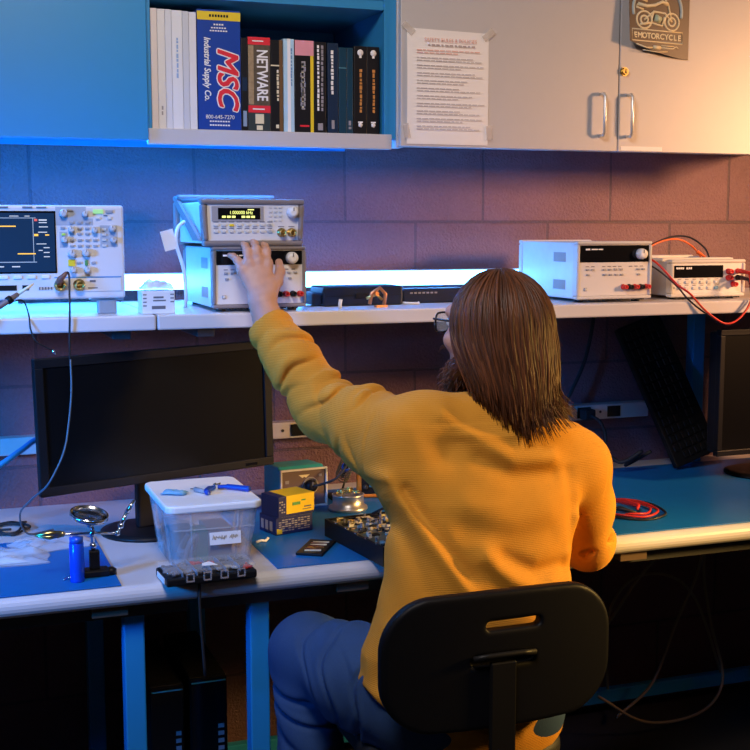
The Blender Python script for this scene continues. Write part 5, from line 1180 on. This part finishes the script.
def hair_pt(phi, t, off=0., wob=0.):
    # phi: angle round the head, 0 = straight back of the head, + towards the person's left; t: 0 crown .. 1 ends
    if t > .3 and phi > 0: phi = phi*(1-.21*min(1, (t-.3)/.5))
    l, f = math.sin(phi), -math.cos(phi)
    d = L0*l+F0*f
    if t < .48:
        a = (t/.48)*PI/2; a = .06+a*(1-.06/(PI/2)); r = math.sin(a); up = math.cos(a)
        top = A_(0, 0, 1)*HR[2]*up; p = HCEN+d*HR[0]*r*(1+.04*abs(f))+top
        n_ = d*r+HU*up
    else:
        s_ = (t-.48)/.52; sc_r = float(d @ A_(.9, -.43, 0)); end = float(np.interp(sc_r, [-1, -.6, 0, .35, .7, 1], [1.15, 1.125, 1.088, 1.066, 1.076, 1.10]))+.016*wob
        zz = HCEN[2]+(end-HCEN[2])*s_
        rr = HR[0]*(1+.04*abs(f))*(1.0+.04*math.sin(PI*s_)-.20*s_**2)
        flip = max(0, s_-.72)/.28; rr += .022*flip**2*(.2+1.15*max(0, sc_r))
        p = HCEN+d*rr; p[2] = zz; p = p+A_(.012, -.026, 0)*s_**1.3
        n_ = d
    return p+n_*off
tones = []
k = MB(); rr = random.Random(21)
NP, NT = 64, 30; lim = 2.05
vs = []; fs = []
for i in range(NP+1):
    ph = -lim+2*lim*i/NP
    for j in range(NT+1):
        g = .0035*math.sin(ph*41)+.0025*math.sin(ph*67+1)
        vs.append(hair_pt(ph, j/NT*.97, -.004+g*min(1, j/8)))
for i in range(NP):
    for j in range(NT):
        a = i*(NT+1)+j; fs.append([a, a+NT+1, a+NT+2, a+1])
nb = len(vs)
for i in range(NP+1):
    ph = -lim+2*lim*i/NP
    for j in range(NT+1): vs.append(hair_pt(ph*.97, j/NT*.955, -.022))
for i in range(NP):
    for j in range(NT):
        a = nb+i*(NT+1)+j; fs.append([a, a+1, a+NT+2, a+NT+1])
for j in range(NT):
    fs.append([j, j+1, nb+j+1, nb+j]); a = NP*(NT+1)+j; fs.append([a+1, a, nb+a, nb+a+1])
for i in range(NP): a = i*(NT+1)+NT; c = (i+1)*(NT+1)+NT; fs.append([a, c, nb+c, nb+a]); a = i*(NT+1); c = (i+1)*(NT+1); fs.append([c, a, nb+a, nb+c])
k._add([tuple(A_(*v)-q) for v in vs], fs, True); tones += [.25]*len(vs)
for i in range(1500):
    ph = rr.uniform(-lim, lim); dphi = rr.gauss(0, .10); t0 = rr.choice([0, 0, .02, .1, .25, .4]); t1 = rr.uniform(.86, 1.03); n = 16; pts = []; rad = []; w = rr.uniform(.0010, .0034); o0 = rr.uniform(-.002, .006); wob = rr.gauss(0, .5); pz = rr.uniform(0, 6.28); amp = rr.uniform(0, .0035); fl = rr.uniform(0, .016)
    for j in range(n+1):
        s_ = j/n; t = t0+(t1-t0)*s_
        p = hair_pt(ph+dphi*s_**1.5+.03*math.sin(5*s_+pz)*s_, min(t, 1.04), o0+amp*math.sin(9*s_+pz)+fl*max(0, s_-.8)**1.2*3, wob)
        pts.append(Vector(A_(*p)-q)); rad.append(max(.0004, w*min(1, .35+3*s_)*(1-max(0, (s_-.72)/.28))**.7))
    n0 = len(k.v); k.tube(pts, rad, 5); tones += [rr.random()**1.4]*(len(k.v)-n0)
hair = k.build('hair', hairm, person); hair['label'] = 'straight shoulder-length brown hair'
at_ = hair.data.attributes.new('tone', 'FLOAT', 'POINT'); at_.data.foreach_set('value', np.array(tones, np.float32))
# --- beard
k = MB(); tones = []
bd = Field(HC+A_(-.13, -.06, -.17), HC+A_(.13, .16, .02), .003)
bd.chain([hd(.062, .012, -.055), hd(.05, .045, -.088), hd(.022, .082, -.112), hd(-.022, .082, -.112), hd(-.05, .045, -.088), hd(-.062, .012, -.055)], [.012, .02, .024, .024, .02, .012], .02)
bd.seg(hd(.024, .094, -.050), hd(-.024, .094, -.050), .008, .008, .012)
VB = bd.verts(1); nb = len(VB[0]); k._add([tuple(v-q) for v in VB[0]], [list(f) for f in VB[1]], True); tones += [.3]*nb
for i in range(420):
    v = A_(*VB[0][rr.randrange(nb)]); n_ = v-hd(0, .03, -.07); n_ = n_/np.linalg.norm(n_); d = n_*.7+A_(0, 0, -.7)+np.array([rr.gauss(0, .25) for _ in range(3)]); l_ = rr.uniform(.008, .022)
    n0 = len(k.v); k.tube([Vector(v-q-n_*.002), Vector(v-q+n_*l_*.3+d*l_*.4), Vector(v-q+d*l_)], [.0012, .001, .0003], 4); tones += [rr.random()]*(len(k.v)-n0)
beard = k.build('beard', hairm, person); beard['label'] = 'full brown beard'
at_ = beard.data.attributes.new('tone', 'FLOAT', 'POINT'); at_.data.foreach_set('value', np.array(tones, np.float32))
# --- glasses
gl = MB(); P_ = lambda l, f, u: Vector(hd(l, f, u)-q)
for s_ in (1, -1):
    gl.tube([P_(s_*(.033+.026*math.cos(a)*abs(math.cos(a))**-.35), .108-.006*abs(math.cos(a)), .002+.020*math.sin(a)*abs(math.sin(a)+1e-6)**-.3) for a in [2*PI*i/28+.01 for i in range(29)]], .0021, 8)
    gl.tube([P_(s_*.060, .104, .010), P_(s_*.074, .094, .012), P_(s_*.083, .04, .010), P_(s_*.084, .0, .006), P_(s_*.082, -.02, -.012)], .0022, 8)
gl.tube([P_(.009, .108, .004), P_(0, .112, .008), P_(-.009, .108, .004)], .0018, 8)
g_ = gl.build('glasses', mat('dark_frame', (.015, .017, .022), .25), person); g_['label'] = 'dark-framed glasses'
for s_ in (1, -1):
    k = MB(); k._add([P_(s_*(.033+r_*.0245*math.cos(a)), .106+dy, .002+r_*.0185*math.sin(a)) for dy in (0, .0015) for r_ in (1,) for a in [2*PI*i/24 for i in range(24)]], [list(range(24)), list(range(24, 48))[::-1]]+[[i, (i+1) % 24, 24+(i+1) % 24, 24+i] for i in range(24)]); k.build('lens', mat('clear_lens', (.9, .95, 1), .03, alpha=.25, nvar=0, spec=.9), g_)
# ------------------------------------------------------------------ task chair
chair = thing('task_chair', 'black plastic task chair with a slotted backrest, carrying the seated person', 'chair', (.955, 2.09, 0)); cq = np.array((.955, 2.09, 0))
cf = Field((.69, 1.87, .53), (1.22, 2.02, .85), .0034)
BC = (.956, 1.945, .690)
def backf(x, y, z):
    xx = x-BC[0]; zz = z-BC[2]; yb = BC[1]+.30*zz*.0-.25*xx**2*0+.35*xx**2-.01
    wx, wz, r = .230, .120, .10
    wx_ = wx-.03*np.clip(-zz/.12, 0, 1)**2*0
    qx = np.abs(xx)-(wx-r); qz = np.abs(zz+.0*xx)-(wz+.006*np.cos(xx/wx*1.5)-r*1.0)
    r2 = .094
    qx = np.abs(xx)-(wx-r2); qz = np.abs(zz)-(wz+.008*np.cos(xx/wx*1.4)-r2)
    d2 = np.sqrt(np.maximum(qx, 0)**2+np.maximum(qz, 0)**2)+np.minimum(np.maximum(qx, qz), 0)-r2
    th = .0135; dy = np.abs(y-yb)-th
    a = np.maximum(d2+.008, 0); b2 = np.maximum(dy+.008, 0)
    return np.minimum(np.maximum(d2+.008, dy+.008), 0)+np.sqrt(a*a+b2*b2)-.008
cf.put(backf, (.70, 1.89, .54), (1.21, 2.0, .84), .0)
def slot(cx, cz, hw, hh, y0, y1):
    def f(x, y, z):
        qx = np.abs(x-cx)-(hw-hh); d2 = np.sqrt(np.maximum(qx, 0)**2+(z-cz)**2)-hh
        return np.maximum(d2, np.maximum(y0-y, y-y1))
    return f
cf.put(slot(.976, .755, .055, .0088, 1.85, 2.03), (.90, 1.86, .73), (1.05, 2.02, .79), .006, 'sub')
cf.put(slot(.955, .691, .064, .011, 1.85, 1.936), (.87, 1.86, .66), (1.04, 1.95, .72), .005, 'sub')
back = link('backrest', net_mesh('backrest', [cf.verts(1)], mat('black_plastic_shell', (.0045, .005, .008), .48, spec=.22, bump=.12, bscale=700), tuple(cq)), chair); del cf
k = MB(); k.tube([Vector(p)-Vector(cq) for p in [(.893, 1.918, .700), (.92, 1.915, .7025), (.955, 1.914, .703), (.99, 1.915, .7025), (1.017, 1.918, .700)]], .0055, 10); k.build('slot_lip', M['black'], chair)
k = MB(); k.bb(.926-cq[0], .977-cq[0], 1.912-cq[1], 1.923-cq[1], .50, .69, .003); k.bb(.926-cq[0], .977-cq[0], 1.912-cq[1], 2.11-cq[1], .415, .43, .003); k.bb(.926-cq[0], .977-cq[0], 1.905-cq[1], 1.923-cq[1], .415, .52, .003); k.build('back_bar', M['black'], chair)
st_ = Field((.72, 1.94, .40), (1.20, 2.40, .53), .005)
def seatf(x, y, z):
    xx = x-.955; yy = y-2.185; qx = np.abs(xx)-.095; qy = np.abs(yy)-.10; d2 = np.sqrt(np.maximum(qx, 0)**2+np.maximum(qy, 0)**2)+np.minimum(np.maximum(qx, qy), 0)-.10
    dz = np.abs(z-.455)-.025; a = np.maximum(d2+.018, 0); b2 = np.maximum(dz+.018, 0)
    return np.minimum(np.maximum(d2+.018, dz+.018), 0)+np.sqrt(a*a+b2*b2)-.018
st_.put(seatf, (.73, 1.95, .42), (1.18, 2.38, .5), 0)
link('seat', net_mesh('seat', [st_.verts(1)], mat('black_seat_foam', (.02, .02, .022), .6, bump=.1, bscale=300), tuple(cq)), chair)
k = MB(); k.cyl((0, .07, .12), (0, .07, .415), .025, n=18); k.cyl((0, .07, .10), (0, .07, .26), .032, n=18); k.bb(-.08, .08, 0, .15, .41, .43, .004); k.build('gas_column', M['black'], chair)
for i in range(5):
    a = 2*PI*i/5+.3; c, s_ = math.cos(a), math.sin(a)
    lg = MB().tube([(0, .07, .115), (c*.15, .07+s_*.15, .10), (c*.27, .07+s_*.27, .075)], [.024, .02, .016], 10).build('leg', M['black'], chair)
    MB().cyl((c*.27-s_*.02, .07+s_*.27+c*.02, .026), (c*.27+s_*.02, .07+s_*.27-c*.02, .026), .026, n=18).build('caster', M['rubber'], lg)
# ------------------------------------------------------------------ light
w = bpy.data.worlds.new('dim_room'); SC.world = w; w.use_nodes = True
bg = w.node_tree.nodes['Background']; bg.inputs[0].default_value = (.2, .25, .4, 1); bg.inputs[1].default_value = .02
def area(name, loc, tgt, size, col, power, spread=PI, sy=None):
    l = bpy.data.lights.new(name, 'AREA'); l.energy = power; l.color = col; l.size = size; l.spread = spread
    if sy: l.shape = 'RECTANGLE'; l.size_y = sy
    o = bpy.data.objects.new(name, l); COL.objects.link(o); o.location = loc
    o.rotation_euler = (Vector(tgt)-Vector(loc)).to_track_quat('-Z', 'Y').to_euler(); return o
area('orange_wall_lamp', (3.4, 1.25, 1.9), (2.1, 3.0, 1.4), .3, (1., .50, .22), 10, math.radians(56))
area('orange_side_lamp', (2.9, 1.5, 1.35), (1.32, 2.22, .76), .25, (1., .58, .15), 5.6, math.radians(44))
area('blue_lamp', (-1.2, 1.7, 1.5), (.12, 2.8, 1.05), .3, (.004, .26, 1.), 9, math.radians(56))
area('room_lamp', (.2, 1.25, 2.68), (.85, 2.3, 1.0), .6, (1., .88, .82), 38)
SC.view_settings.view_transform = 'Standard'; SC.view_settings.look = 'None'; SC.view_settings.gamma = 1; SC.view_settings.exposure = 0
SC.view_settings.use_curve_mapping = False
SC.cycles.use_denoising = True
